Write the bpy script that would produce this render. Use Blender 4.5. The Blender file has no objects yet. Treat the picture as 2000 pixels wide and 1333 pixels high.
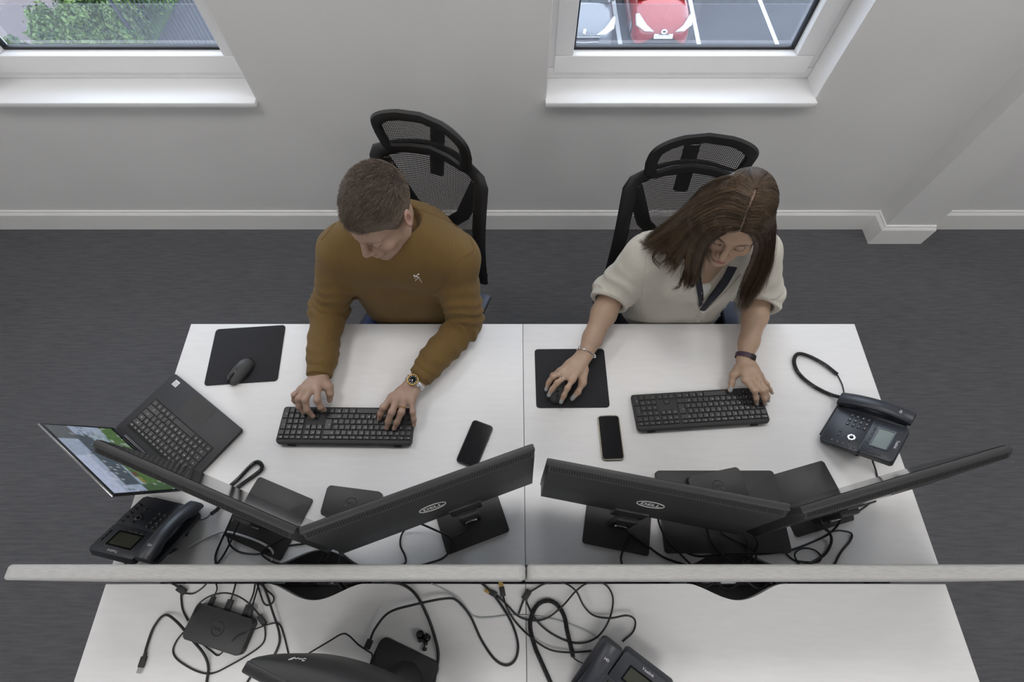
import bpy, bmesh, math, random
import numpy as np
from mathutils import Vector, Matrix, Quaternion
random.seed(7)
RNG = np.random.default_rng(7)
SC = bpy.context.scene
COL = SC.collection
PI = math.pi
R = math.radians

# ------------------------------------------------------------------ camera
PITCH = R(63.5); FPX = 970.0; CAMZ = 2.31
CA, SA = math.cos(PITCH), math.sin(PITCH)
cd = bpy.data.cameras.new('camera'); cam = bpy.data.objects.new('camera', cd); COL.objects.link(cam)
cd.sensor_fit = 'HORIZONTAL'; cd.sensor_width = 36.0; cd.lens = FPX / 2000 * 36.0
cd.clip_start = 0.02; cd.clip_end = 200
cam.location = (0, 0, CAMZ); cam.rotation_euler = (PI / 2 - PITCH, 0, 0)
SC.camera = cam

# ------------------------------------------------------------------ world: even overcast sky
wd = bpy.data.worlds.new('overcast_sky'); SC.world = wd; wd.use_nodes = True
bg = wd.node_tree.nodes['Background']
bg.inputs[0].default_value = (0.76, 0.86, 1.0, 1); bg.inputs[1].default_value = 5.0
SC.view_settings.view_transform = 'Standard'; SC.view_settings.look = 'None'
SC.view_settings.gamma = 1.0; SC.view_settings.use_curve_mapping = False
SC.view_settings.exposure = 0.0
PANEL_EMIT = 9.4          # strength of the ceiling light panels
PANEL_COL = (1.0, 0.98, 0.955)

def W(px, py, z):
    """photo pixel -> point on the horizontal plane at height z"""
    u = (px - 1000) / FPX; v = (666.5 - py) / FPX
    d = (u, CA + v * SA, -SA + v * CA)
    t = (CAMZ - z) / -d[2]
    return Vector((d[0] * t, d[1] * t, z))

# ------------------------------------------------------------------ materials
MATS = {}
def mat(name, col, rough=0.5, metal=0.0, var=0.06, scale=30.0, bump=0.0, bscale=300.0, stretch=(1, 1, 1),
        coat=0.0, sheen=0.0, sss=0.0, emit=None, estr=0.0, spec=0.5, attr=None):
    if name in MATS: return MATS[name]
    m = bpy.data.materials.new(name); m.use_nodes = True
    nt = m.node_tree; N = nt.nodes; L = nt.links
    b = N['Principled BSDF']
    b.inputs['Roughness'].default_value = rough; b.inputs['Metallic'].default_value = metal
    b.inputs['Specular IOR Level'].default_value = spec
    if coat: b.inputs['Coat Weight'].default_value = coat; b.inputs['Coat Roughness'].default_value = 0.08
    if sheen: b.inputs['Sheen Weight'].default_value = sheen; b.inputs['Sheen Roughness'].default_value = 0.6
    if sss:
        b.inputs['Subsurface Weight'].default_value = sss
        b.inputs['Subsurface Radius'].default_value = (1.0, 0.4, 0.2); b.inputs['Subsurface Scale'].default_value = 0.006
    tc = N.new('ShaderNodeTexCoord'); mp = N.new('ShaderNodeMapping'); L.new(tc.outputs['Object'], mp.inputs[0])
    mp.inputs['Scale'].default_value = stretch
    nz = N.new('ShaderNodeTexNoise'); nz.inputs['Scale'].default_value = scale; nz.inputs['Detail'].default_value = 4
    L.new(mp.outputs[0], nz.inputs['Vector'])
    mr = N.new('ShaderNodeMapRange'); mr.inputs[1].default_value = 0.25; mr.inputs[2].default_value = 0.75
    mr.inputs[3].default_value = 1 - var; mr.inputs[4].default_value = 1 + var
    L.new(nz.outputs[0], mr.inputs[0])
    mx = N.new('ShaderNodeVectorMath'); mx.operation = 'SCALE'
    if attr:
        at = N.new('ShaderNodeAttribute'); at.attribute_name = attr; L.new(at.outputs['Color'], mx.inputs[0])
    else:
        mx.inputs[0].default_value = col[:3]
    L.new(mr.outputs[0], mx.inputs['Scale']); L.new(mx.outputs[0], b.inputs['Base Color'])
    if bump:
        n2 = N.new('ShaderNodeTexNoise'); n2.inputs['Scale'].default_value = bscale; n2.inputs['Detail'].default_value = 3
        L.new(mp.outputs[0], n2.inputs['Vector'])
        bp = N.new('ShaderNodeBump'); bp.inputs['Strength'].default_value = bump; bp.inputs['Distance'].default_value = 0.002
        L.new(n2.outputs[0], bp.inputs['Height']); L.new(bp.outputs[0], b.inputs['Normal'])
    if emit:
        b.inputs['Emission Color'].default_value = (*emit, 1); b.inputs['Emission Strength'].default_value = estr
    MATS[name] = m
    return m

def M(name): return MATS[name]

mat('wall_paint', (0.70, 0.70, 0.70), 0.75, var=0.02, scale=3, bump=0.06, bscale=420)
mat('ceiling_paint', (0.7, 0.7, 0.7), 0.85, var=0.02)
mat('trim_white', (0.82, 0.82, 0.815), 0.42, var=0.02, scale=4)
mat('frame_white', (0.84, 0.84, 0.85), 0.35, var=0.015, scale=5)
mat('gasket', (0.018, 0.019, 0.024), 0.5)
mat('desk_white', (0.77, 0.765, 0.77), 0.38, var=0.025, scale=14, stretch=(1, 6, 6), bump=0.03, bscale=900)
mat('desk_edge', (0.62, 0.62, 0.62), 0.45, var=0.02)
mat('metal_white', (0.72, 0.72, 0.72), 0.4, var=0.02)
mat('metal_dark', (0.05, 0.05, 0.053), 0.45, metal=0.6)
mat('black_plastic', (0.018, 0.018, 0.02), 0.42, var=0.1, bump=0.04, bscale=1500)
mat('black_soft', (0.024, 0.024, 0.025), 0.6, var=0.1, bump=0.05, bscale=1500)
mat('black_gloss', (0.006, 0.006, 0.007), 0.08, var=0.02)
mat('grey_plastic', (0.055, 0.055, 0.058), 0.5, var=0.08, bump=0.04, bscale=1500)
mat('monitor_shell', (0.03, 0.03, 0.031), 0.46, var=0.06, bump=0.05, bscale=1800)
mat('vent_black', (0.004, 0.004, 0.004), 0.7)
mat('screen_off', (0.006, 0.006, 0.008), 0.12, var=0.02)
mat('white_print', (0.75, 0.75, 0.75), 0.5, var=0.02)
mat('grey_print', (0.012, 0.012, 0.012), 0.25, var=0.02)
mat('silver', (0.62, 0.62, 0.63), 0.25, metal=1.0)
mat('gold', (0.72, 0.47, 0.16), 0.25, metal=1.0)
mat('steel', (0.55, 0.55, 0.56), 0.2, metal=1.0)
mat('cable_black', (0.014, 0.014, 0.016), 0.48, var=0.1)
mat('cable_white', (0.62, 0.62, 0.63), 0.45, var=0.04)
mat('cable_clear', (0.5, 0.52, 0.54), 0.3, var=0.04)
mat('pad_black', (0.016, 0.016, 0.02), 0.85, var=0.12, scale=200, bump=0.15, bscale=2500)
mat('key_black', (0.02, 0.02, 0.022), 0.38, var=0.1, scale=60)
mat('laptop_shell', (0.026, 0.026, 0.03), 0.5, var=0.05, bump=0.02, bscale=2500)
mat('lcd', (0.16, 0.19, 0.175), 0.25, var=0.1)
mat('lcd_dark', (0.045, 0.05, 0.035), 0.25, var=0.1)
mat('phone_shell', (0.026, 0.029, 0.039), 0.36, var=0.06, bump=0.03, bscale=2000)

# carpet: fine loop pile, streaked along x
def carpet():
    m = bpy.data.materials.new('carpet'); m.use_nodes = True; nt = m.node_tree; N = nt.nodes; L = nt.links
    b = N['Principled BSDF']; b.inputs['Roughness'].default_value = 0.95; b.inputs['Specular IOR Level'].default_value = 0.15
    tc = N.new('ShaderNodeTexCoord')
    def noise(sc, st, det):
        mp = N.new('ShaderNodeMapping'); mp.inputs['Scale'].default_value = st; L.new(tc.outputs['Object'], mp.inputs[0])
        n = N.new('ShaderNodeTexNoise'); n.inputs['Scale'].default_value = sc; n.inputs['Detail'].default_value = det
        L.new(mp.outputs[0], n.inputs['Vector']); return n
    a = noise(60, (0.16, 1.6, 1), 5); c = noise(420, (0.5, 1, 1), 2); d = noise(2.2, (0.6, 1.4, 1), 3)
    ad = N.new('ShaderNodeMath'); ad.operation = 'ADD'; L.new(a.outputs[0], ad.inputs[0]); L.new(c.outputs[0], ad.inputs[1])
    a2 = N.new('ShaderNodeMath'); a2.operation = 'MULTIPLY_ADD'; L.new(d.outputs[0], a2.inputs[0]); a2.inputs[1].default_value = 0.35
    L.new(ad.outputs[0], a2.inputs[2])
    cr = N.new('ShaderNodeValToRGB'); cr.color_ramp.elements[0].position = 0.42; cr.color_ramp.elements[1].position = 0.78
    cr.color_ramp.elements[0].color = (0.080, 0.080, 0.087, 1); cr.color_ramp.elements[1].color = (0.136, 0.136, 0.146, 1)
    mr = N.new('ShaderNodeMath'); mr.operation = 'MULTIPLY'; mr.inputs[1].default_value = 0.5; L.new(a2.outputs[0], mr.inputs[0])
    L.new(mr.outputs[0], cr.inputs[0]); L.new(cr.outputs[0], b.inputs['Base Color'])
    bp = N.new('ShaderNodeBump'); bp.inputs['Strength'].default_value = 0.5; bp.inputs['Distance'].default_value = 0.004
    L.new(ad.outputs[0], bp.inputs['Height']); L.new(bp.outputs[0], b.inputs['Normal'])
    MATS['carpet'] = m
carpet()

def weave(name, c0, c1, sx, sy):
    """horizontal melange weave used for the desk screens"""
    m = bpy.data.materials.new(name); m.use_nodes = True; nt = m.node_tree; N = nt.nodes; L = nt.links
    b = N['Principled BSDF']; b.inputs['Roughness'].default_value = 0.9; b.inputs['Specular IOR Level'].default_value = 0.2
    tc = N.new('ShaderNodeTexCoord'); mp = N.new('ShaderNodeMapping'); mp.inputs['Scale'].default_value = (sx, sy, sy)
    L.new(tc.outputs['Object'], mp.inputs[0])
    n = N.new('ShaderNodeTexNoise'); n.inputs['Scale'].default_value = 1; n.inputs['Detail'].default_value = 4; L.new(mp.outputs[0], n.inputs['Vector'])
    cr = N.new('ShaderNodeValToRGB'); cr.color_ramp.elements[0].position = 0.3; cr.color_ramp.elements[1].position = 0.7
    cr.color_ramp.elements[0].color = (*c0, 1); cr.color_ramp.elements[1].color = (*c1, 1)
    L.new(n.outputs[0], cr.inputs[0]); L.new(cr.outputs[0], b.inputs['Base Color'])
    bp = N.new('ShaderNodeBump'); bp.inputs['Strength'].default_value = 0.35; bp.inputs['Distance'].default_value = 0.001
    L.new(n.outputs[0], bp.inputs['Height']); L.new(bp.outputs[0], b.inputs['Normal'])
    MATS[name] = m
weave('screen_fabric', (0.40, 0.40, 0.395), (0.54, 0.54, 0.53), 45, 1100)

def glass_mat():
    m = bpy.data.materials.new('window_glass'); m.use_nodes = True; nt = m.node_tree; N = nt.nodes; L = nt.links
    for n in list(N): N.remove(n)
    o = N.new('ShaderNodeOutputMaterial'); t = N.new('ShaderNodeBsdfTransparent'); g = N.new('ShaderNodeBsdfGlossy')
    t.inputs[0].default_value = (0.93, 0.95, 0.96, 1); g.inputs['Roughness'].default_value = 0.0
    fr = N.new('ShaderNodeFresnel'); fr.inputs[0].default_value = 1.55
    ml = N.new('ShaderNodeMath'); ml.operation = 'MULTIPLY'; ml.inputs[1].default_value = 3.5; ml.use_clamp = True
    L.new(fr.outputs[0], ml.inputs[0])
    x = N.new('ShaderNodeMixShader'); L.new(ml.outputs[0], x.inputs[0]); L.new(t.outputs[0], x.inputs[1]); L.new(g.outputs[0], x.inputs[2])
    L.new(x.outputs[0], o.inputs[0]); MATS['window_glass'] = m
glass_mat()

def guard_mat():
    # safety glass of the guard outside each window, pale haze as diffuse colour
    m = bpy.data.materials.new('guard_glass'); m.use_nodes = True; nt = m.node_tree; N = nt.nodes; L = nt.links
    for n in list(N): N.remove(n)
    o = N.new('ShaderNodeOutputMaterial'); t = N.new('ShaderNodeBsdfTransparent'); t.inputs[0].default_value = (.95, .96, .97, 1)
    d = N.new('ShaderNodeBsdfDiffuse'); d.inputs[0].default_value = (.55, .55, .61, 1)
    nz = N.new('ShaderNodeTexNoise'); nz.inputs['Scale'].default_value = 3; mr = N.new('ShaderNodeMapRange'); mr.inputs[3].default_value = .08; mr.inputs[4].default_value = .12
    L.new(nz.outputs[0], mr.inputs[0]); x = N.new('ShaderNodeMixShader'); L.new(mr.outputs[0], x.inputs[0]); L.new(t.outputs[0], x.inputs[1]); L.new(d.outputs[0], x.inputs[2])
    L.new(x.outputs[0], o.inputs[0]); MATS['guard_glass'] = m
guard_mat()

# ------------------------------------------------------------------ mesh helpers
class MB:
    """collects geometry; build() links it as one mesh object"""
    def __init__(s): s.v = []; s.f = []
    def add(s, vs, fs, m=None):
        o = len(s.v)
        s.v += [tuple(m @ Vector(v)) for v in vs] if m is not None else [tuple(v) for v in vs]
        s.f += [tuple(i + o for i in f) for f in fs]
        return s
    def box(s, x0, x1, y0, y1, z0, z1, m=None):
        vs = [(x, y, z) for z in (z0, z1) for y in (y0, y1) for x in (x0, x1)]
        return s.add(vs, [(0, 2, 3, 1), (4, 5, 7, 6), (0, 1, 5, 4), (1, 3, 7, 5), (3, 2, 6, 7), (2, 0, 4, 6)], m)
    def rbox(s, x0, x1, y0, y1, z0, z1, r=0.004, seg=2, m=None):
        bm = bmesh.new(); bmesh.ops.create_cube(bm, size=1)
        for v in bm.verts:
            v.co = Vector(((x0 + x1) / 2 + v.co.x * (x1 - x0), (y0 + y1) / 2 + v.co.y * (y1 - y0), (z0 + z1) / 2 + v.co.z * (z1 - z0)))
        bmesh.ops.bevel(bm, geom=bm.edges[:], offset=r, segments=seg, affect='EDGES', profile=0.5)
        return s.bm(bm, m)
    def bm(s, bm, m=None):
        bm.verts.index_update()
        s.add([v.co[:] for v in bm.verts], [tuple(v.index for v in f.verts) for f in bm.faces], m); bm.free(); return s
    def prism(s, pts, z0, z1, m=None, bev=0.0, seg=2):
        """extruded outline (counter-clockwise), optional bevel of the two rims"""
        n = len(pts)
        if not bev:
            vs = [(x, y, z0) for x, y in pts] + [(x, y, z1) for x, y in pts]
            fs = [tuple(range(n - 1, -1, -1)), tuple(range(n, 2 * n))] + [(i, (i + 1) % n, n + (i + 1) % n, n + i) for i in range(n)]
            return s.add(vs, fs, m)
        bm = bmesh.new(); a = [bm.verts.new((x, y, z0)) for x, y in pts]; b = [bm.verts.new((x, y, z1)) for x, y in pts]
        f0 = bm.faces.new(a[::-1]); f1 = bm.faces.new(b)
        for i in range(n): bm.faces.new((a[i], a[(i + 1) % n], b[(i + 1) % n], b[i]))
        bmesh.ops.bevel(bm, geom=list(f0.edges) + list(f1.edges), offset=bev, segments=seg, affect='EDGES', profile=0.5)
        return s.bm(bm, m)
    def lathe(s, prof, n=24, m=None, cap=True):
        vs = []; fs = []
        for r, z in prof:
            for k in range(n): a = 2 * PI * k / n; vs.append((r * math.cos(a), r * math.sin(a), z))
        for j in range(len(prof) - 1):
            for k in range(n): fs.append((j * n + k, j * n + (k + 1) % n, (j + 1) * n + (k + 1) % n, (j + 1) * n + k))
        if cap: fs.append(tuple(range(n - 1, -1, -1))); fs.append(tuple(range((len(prof) - 1) * n, len(prof) * n)))
        return s.add(vs, fs, m)
    def tube(s, path, r, n=8, m=None, closed=False, cap=True, flat=1.0, up=None):
        P = [Vector(p) for p in path]; k = len(P); vs = []; fs = []
        rad = r if hasattr(r, '__len__') else [r] * k
        T = [(P[(i + 1) % k if closed else min(i + 1, k - 1)] - P[(i - 1) % k if closed else max(i - 1, 0)]).normalized() for i in range(k)]
        ref = Vector(up) if up else Vector((0, 0, 1))
        if abs(T[0].dot(ref)) > 0.95 and not up: ref = Vector((1, 0, 0))
        nn = (ref - T[0] * ref.dot(T[0])).normalized()
        for i in range(k):
            if i: nn = (nn - T[i] * nn.dot(T[i]))
            if up: nn = ref - T[i] * ref.dot(T[i])
            nn = nn.normalized() if nn.length > 1e-6 else T[i].orthogonal().normalized()
            bn = T[i].cross(nn)
            for j in range(n):
                a = 2 * PI * j / n
                vs.append(P[i] + (nn * math.sin(a) * flat + bn * math.cos(a)) * rad[i])
        for i in range(k if closed else k - 1):
            for j in range(n):
                a, b = i * n, ((i + 1) % k) * n
                fs.append((a + j, a + (j + 1) % n, b + (j + 1) % n, b + j))
        if cap and not closed: fs.append(tuple(range(n - 1, -1, -1))); fs.append(tuple(range((k - 1) * n, k * n)))
        return s.add(vs, fs, m)
    def grid(s, rows, m=None, closed=False, flip=False):
        nr, nc = len(rows), len(rows[0]); vs = [p for r in rows for p in r]; fs = []
        for i in range(nr - 1):
            for j in range(nc if closed else nc - 1):
                q = (i * nc + j, i * nc + (j + 1) % nc, (i + 1) * nc + (j + 1) % nc, (i + 1) * nc + j)
                fs.append(q[::-1] if flip else q)
        return s.add(vs, fs, m)
    def mesh(s, name, m=None, smooth=None):
        me = bpy.data.meshes.new(name); me.from_pydata(s.v, [], s.f)
        if m is not None: me.materials.append(M(m) if isinstance(m, str) else m)
        if smooth is not None: auto_smooth(me, smooth)
        me.update(); return me
    def build(s, name, m, parent=None, smooth=R(40), loc=None):
        return link(name, s.mesh(name, m, smooth), parent, loc)

def auto_smooth(me, ang):
    me.polygons.foreach_set('use_smooth', np.ones(len(me.polygons), bool))
    if ang >= PI: return
    me.set_sharp_from_angle(angle=ang)

def link(name, me, parent=None, loc=None, rot=None):
    o = bpy.data.objects.new(name, me); COL.objects.link(o)
    if loc is not None: o.location = loc
    if rot is not None: o.rotation_euler = rot
    if parent is not None: o.parent = parent
    return o

def tag(o, label=None, cat=None, group=None, kind=None):
    if label: o['label'] = label
    if cat: o['category'] = cat
    if group: o['group'] = group
    if kind: o['kind'] = kind
    return o

def thing(name, label, cat, loc=(0, 0, 0), rotz=0.0, group=None):
    o = bpy.data.objects.new(name, None); COL.objects.link(o); o.location = loc; o.rotation_euler = (0, 0, rotz)
    o.empty_display_size = 0.1
    return tag(o, label, cat, group)

def struct(o): o['kind'] = 'structure'; return o

def rrect(x0, x1, y0, y1, r, n=5):
    pts = []
    for cx, cy, a0 in ((x1 - r, y0 + r, -PI / 2), (x1 - r, y1 - r, 0), (x0 + r, y1 - r, PI / 2), (x0 + r, y0 + r, PI)):
        for k in range(n + 1): a = a0 + PI / 2 * k / n; pts.append((cx + r * math.cos(a), cy + r * math.sin(a)))
    return pts

def ellipse(a, b, n=28, cx=0, cy=0): return [(cx + a * math.cos(2 * PI * k / n), cy + b * math.sin(2 * PI * k / n)) for k in range(n)]

def smooth_path(pts, sub=8):
    """Catmull-Rom through the given points"""
    P = [Vector(p) for p in pts]
    if len(P) < 3: return P
    Q = [P[0] * 2 - P[1]] + P + [P[-1] * 2 - P[-2]]; out = []
    for i in range(1, len(Q) - 2):
        a, b, c, d = Q[i - 1], Q[i], Q[i + 1], Q[i + 2]
        for k in range(sub):
            t = k / sub
            out.append(0.5 * ((2 * b) + (c - a) * t + (2 * a - 5 * b + 4 * c - d) * t * t + (3 * b - a - 3 * c + d) * t ** 3))
    out.append(P[-1]); return out

def resample(path, step):
    out = [path[0]]; acc = 0.0
    for a, b in zip(path[:-1], path[1:]):
        L = (b - a).length
        while acc + L >= step and L > 1e-9:
            a = a + (b - a) * ((step - acc) / L); out.append(a); L = (b - a).length; acc = 0.0
        acc += L
    return out

def helix(path, rad, pitch, per=9):
    P = resample(path, pitch / per); vs = []
    nn = None
    for i, p in enumerate(P):
        t = (P[min(i + 1, len(P) - 1)] - P[max(i - 1, 0)]).normalized()
        if nn is None: nn = t.orthogonal().normalized()
        nn = (nn - t * nn.dot(t)).normalized(); b = t.cross(nn); a = 2 * PI * i / per
        vs.append(p + (nn * math.cos(a) + b * math.sin(a)) * rad)
    return vs

_glyph = {}
def glyphs(text, size, depth=0.0, bold=0.0):
    """flat lettering as (verts, faces), centred"""
    k = (text, size, depth, bold)
    if k in _glyph: return _glyph[k]
    cu = bpy.data.curves.new('lettering', 'FONT'); cu.body = text; cu.size = size; cu.align_x = 'CENTER'; cu.align_y = 'CENTER'
    cu.extrude = depth; cu.resolution_u = 2; cu.offset = bold
    o = bpy.data.objects.new('lettering', cu); COL.objects.link(o)
    me = o.to_mesh()
    r = ([v.co[:] for v in me.vertices], [tuple(p.vertices) for p in me.polygons])
    o.to_mesh_clear(); bpy.data.objects.remove(o); bpy.data.curves.remove(cu)
    _glyph[k] = r; return r

def TM(loc=(0, 0, 0), rx=0, ry=0, rz=0, sc=None):
    m = Matrix.Translation(loc) @ Matrix.Rotation(rz, 4, 'Z') @ Matrix.Rotation(ry, 4, 'Y') @ Matrix.Rotation(rx, 4, 'X')
    if sc: m = m @ Matrix.Diagonal((*sc, 1))
    return m

def frame_m(o, x, y, z):
    return Matrix(((x[0], y[0], z[0], o[0]), (x[1], y[1], z[1], o[1]), (x[2], y[2], z[2], o[2]), (0, 0, 0, 1)))
# ================================================================== the room
WY = 1.90                      # inner face of the window wall
XL, XR, YB, ZC = -4.0, 4.4, -4.6, 2.72
SILL, HEAD = 0.855, 2.22
OPEN = [(-2.28, -1.108), (0.145, 1.317)]
struct(MB().box(XL, XR, YB, WY, -0.06, 0.0).build('floor', 'carpet', smooth=None))
struct(MB().box(XL, XR, YB, WY + .3, ZC, ZC + .08).build('ceiling', 'ceiling_paint', smooth=None))
w = MB()
xs = [XL, OPEN[0][0], OPEN[0][1], OPEN[1][0], OPEN[1][1], XR]
w.box(XL, XR, WY, WY + .3, -0.06, SILL - .024); w.box(XL, XR, WY, WY + .3, HEAD, ZC)
for a, b in ((0, 1), (2, 3), (4, 5)): w.box(xs[a], xs[b], WY, WY + .3, SILL - .024, HEAD)
struct(w.build('wall_back', 'wall_paint', smooth=None))
struct(MB().box(XL - .1, XL, YB, WY + .3, -.06, ZC).build('wall_left', 'wall_paint', smooth=None))
struct(MB().box(XR, XR + .1, YB, WY + .3, -.06, ZC).build('wall_right', 'wall_paint', smooth=None))
struct(MB().box(XL, XR, YB - .1, YB, -.06, ZC).build('wall_front', 'wall_paint', smooth=None))

# boxed column against the wall and the skirting that runs round it
CX0, CX1, CY = 2.068, 2.335, 1.795
struct(MB().box(CX0, CX1, CY, WY, 0, ZC).build('trim_1', 'wall_paint', smooth=None))
def skirting(name, pts):
    """moulded board along a polyline (room side on the right of travel)"""
    prof = [(0.0, 0.0), (0.018, 0.0), (0.018, 0.118), (0.014, 0.128), (0.009, 0.134), (0.008, 0.142), (0.0, 0.145)]
    P = [Vector((x, y, 0)) for x, y in pts]; rows = []
    for i, p in enumerate(P):
        d0 = (P[i] - P[i - 1]).normalized() if i else None
        d1 = (P[i + 1] - P[i]).normalized() if i < len(P) - 1 else None
        n0 = Vector((d0.y, -d0.x, 0)) if d0 else None; n1 = Vector((d1.y, -d1.x, 0)) if d1 else None
        if n0 is None: n = n1
        elif n1 is None: n = n0
        else: n = (n0 + n1) / (1 + n0.dot(n1))
        rows.append([p + n * a + Vector((0, 0, z)) for a, z in prof])
    b = MB(); b.grid(rows); b.f += [tuple(range(len(prof))), tuple(range(len(b.v) - 1, len(b.v) - len(prof) - 1, -1))]
    return struct(b.build(name, 'trim_white', smooth=R(20)))
skirting('baseboard_back', [(XL, WY), (CX0, WY), (CX0, CY), (CX1, CY), (CX1, WY), (XR, WY)])
skirting('baseboard_left', [(XL, YB), (XL, WY)])
skirting('baseboard_right', [(XR, WY), (XR, YB)])

def window(i, x0, x1):
    t = bpy.data.objects.new('window_%d' % i, None); COL.objects.link(t); t.location = ((x0 + x1) / 2, WY, SILL); struct(t)
    hw = (x1 - x0) / 2; H = HEAD - SILL; FY = 0.13
    # sill board with a rounded nose
    MB().rbox(-hw, hw, -.03, .18, -.024, 0, r=.004).build('window_sill', 'frame_white', t)
    # painted reveals
    rv = MB(); rv.box(-hw, -hw + .004, .002, .30, 0, H); rv.box(hw - .004, hw, .002, .30, 0, H); rv.box(-hw, hw, .002, .30, H - .004, H)
    rv.build('reveal', 'frame_white', t, smooth=None)
    def ring(a0, a1, b0, b1, wd, y0, y1, r=.004):
        m = MB()
        m.rbox(a0, a1, y0, y1, b0, b0 + wd, r); m.rbox(a0, a1, y0, y1, b1 - wd, b1, r)
        m.rbox(a0, a0 + wd, y0, y1, b0 + wd, b1 - wd, r); m.rbox(a1 - wd, a1, y0, y1, b0 + wd, b1 - wd, r); return m
    ring(-hw + .004, hw - .004, 0, H - .004, .052, FY, FY + .075, .005).build('outer_frame', 'frame_white', t)
    a = .036
    ring(-hw + a, hw - a, a, H - a, .078, FY - .014, FY + .03, .006).build('sash', 'frame_white', t)
    a = .098
    bd = MB()                                     # glazing bead, sloped towards the pane
    for s in range(4):
        u = [(-hw + a, a), (hw - a, a), (hw - a, H - a), (-hw + a, H - a)]; k = .016
        v = [(-hw + a + k, a + k), (hw - a - k, a + k), (hw - a - k, H - a - k), (-hw + a + k, H - a - k)]
        p, q = u[s], u[(s + 1) % 4]; p2, q2 = v[s], v[(s + 1) % 4]; y0, y1 = FY - .012, FY + .03
        bd.add([(p[0], y0, p[1]), (q[0], y0, q[1]), (q2[0], y1, q2[1]), (p2[0], y1, p2[1])], [(0, 1, 2, 3)])
    bd.build('glazing_bead', 'frame_white', t, smooth=None)
    ring(-hw + .112, hw - .112, .112, H - .112, .013, FY + .028, FY + .05, .002).build('gasket', 'gasket', t)
    g = .118; MB().add([(-hw + g, FY + .042, g), (hw - g, FY + .042, g), (hw - g, FY + .042, H - g), (-hw + g, FY + .042, H - g)], [(0, 1, 2, 3)]).build('pane', 'window_glass', t, smooth=None)
    MB().box(-hw - .02, hw + .02, .345, .353, -.30, .192).build('glass_guard', 'guard_glass', t, smooth=None)
    for s_ in (-1, 1): MB().rbox(s_ * (hw + .01) - .02, s_ * (hw + .01) + .02, .30, .36, -.30, -.08, .003).build('guard_bracket', 'metal_dark', t)
    return t
for i, (a, b) in enumerate(OPEN): window(i + 1, a, b)

# ceiling light panels (above the frame): they light the room
mat('panel_diffuser', (0.9, 0.9, 0.9), 0.5, emit=PANEL_COL, estr=PANEL_EMIT)
PANELS = [(-2.8, 'leftmost'), (-1.3, 'second from left'), (0.2, 'third from left'), (1.7, 'fourth from left'), (3.2, 'rightmost')]
ROWS = [(1.15, 'by the windows'), (-1.0, 'above the near desks'), (-3.0, 'at the back of the room')]
for x, wx in PANELS:
    for y, wy in ROWS:
        t = thing('ceiling_light', 'square ceiling light panel, %s of the row %s' % (wx, wy), 'ceiling light', (x, y, ZC), 0, 'ceiling light panels')
        f = MB()
        for b in ((-.3, .3, -.3, -.28), (-.3, .3, .28, .3), (-.3, -.28, -.28, .28), (.28, .3, -.28, .28)): f.box(*b, -.014, 0)
        f.build('frame', 'metal_white', t, smooth=None)
        MB().box(-.28, .28, -.28, .28, -.010, -.002).build('diffuser', 'panel_diffuser', t, smooth=None)

# ================================================================== desks
DZ = 0.73
def scallop(x0, x1, yi, yo, cx, sgn):
    """desktop outline; the inner edge yi carries a cable scallop that bites towards yo"""
    hw, dp = 0.135, 0.042; pts = [(x0, yi)]
    for k in range(25):
        dx = -hw + 2 * hw * k / 24; pts.append((cx + dx, yi + sgn * dp * (0.5 + 0.5 * math.cos(PI * dx / hw)) ** .8))
    pts += [(x1, yi), (x1, yo), (x0, yo)]
    return pts if sgn > 0 else pts[::-1]
def desk(label, x0, x1, yi, yo, sgn):
    cx = (x0 + x1) / 2
    t = thing('desk', label, 'desk', (cx, (yi + yo) / 2, 0), 0, 'white bench desks')
    m = TM((-cx, -(yi + yo) / 2, 0))
    MB().prism(scallop(x0, x1, yi, yo, cx, sgn), DZ - .025, DZ, m, bev=.0015).build('desktop', 'desk_white', t, smooth=R(30))
    ya, yb = (yi + .14, yo - .06) if sgn > 0 else (yo + .06, yi - .14)
    for x in (x0 + .05, x1 - .05):
        MB().rbox(x - .025, x + .025, ya, ya + .05, 0, DZ - .066, .004, m=m).build('leg', 'metal_white', t)
        MB().rbox(x - .025, x + .025, yb - .05, yb, 0, DZ - .066, .004, m=m).build('leg', 'metal_white', t)
        MB().rbox(x - .02, x + .02, ya, yb, DZ - .066, DZ - .0255, .003, m=m).build('side_rail', 'metal_white', t)
    for y in (ya + .02, yb - .06):
        MB().rbox(x0 + .07, x1 - .07, y, y + .04, DZ - .064, DZ - .0255, .003, m=m).build('cross_beam', 'metal_white', t)
DX0, DXS, DX1 = -1.161, 0.039, 1.239
YF0, YF1, YN0, YN1 = 0.060, 0.857, 0.012, -0.785
desk('white desk the man in the mustard jumper sits at', DX0, DXS - .0008, YF0, YF1, 1)
desk('white desk the woman in the cream shirt sits at', DXS + .0008, DX1, YF0, YF1, 1)
desk('white near desk with a docking station and loose cables, left of the seam', DX0, DXS - .0008, YN0, YN1, -1)
desk('mostly clear white near desk to the right of the seam', DXS + .0008, DX1, YN0, YN1, -1)

mat('tray_grey', (0.22, 0.22, 0.225), 0.5, metal=0.2)
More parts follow.
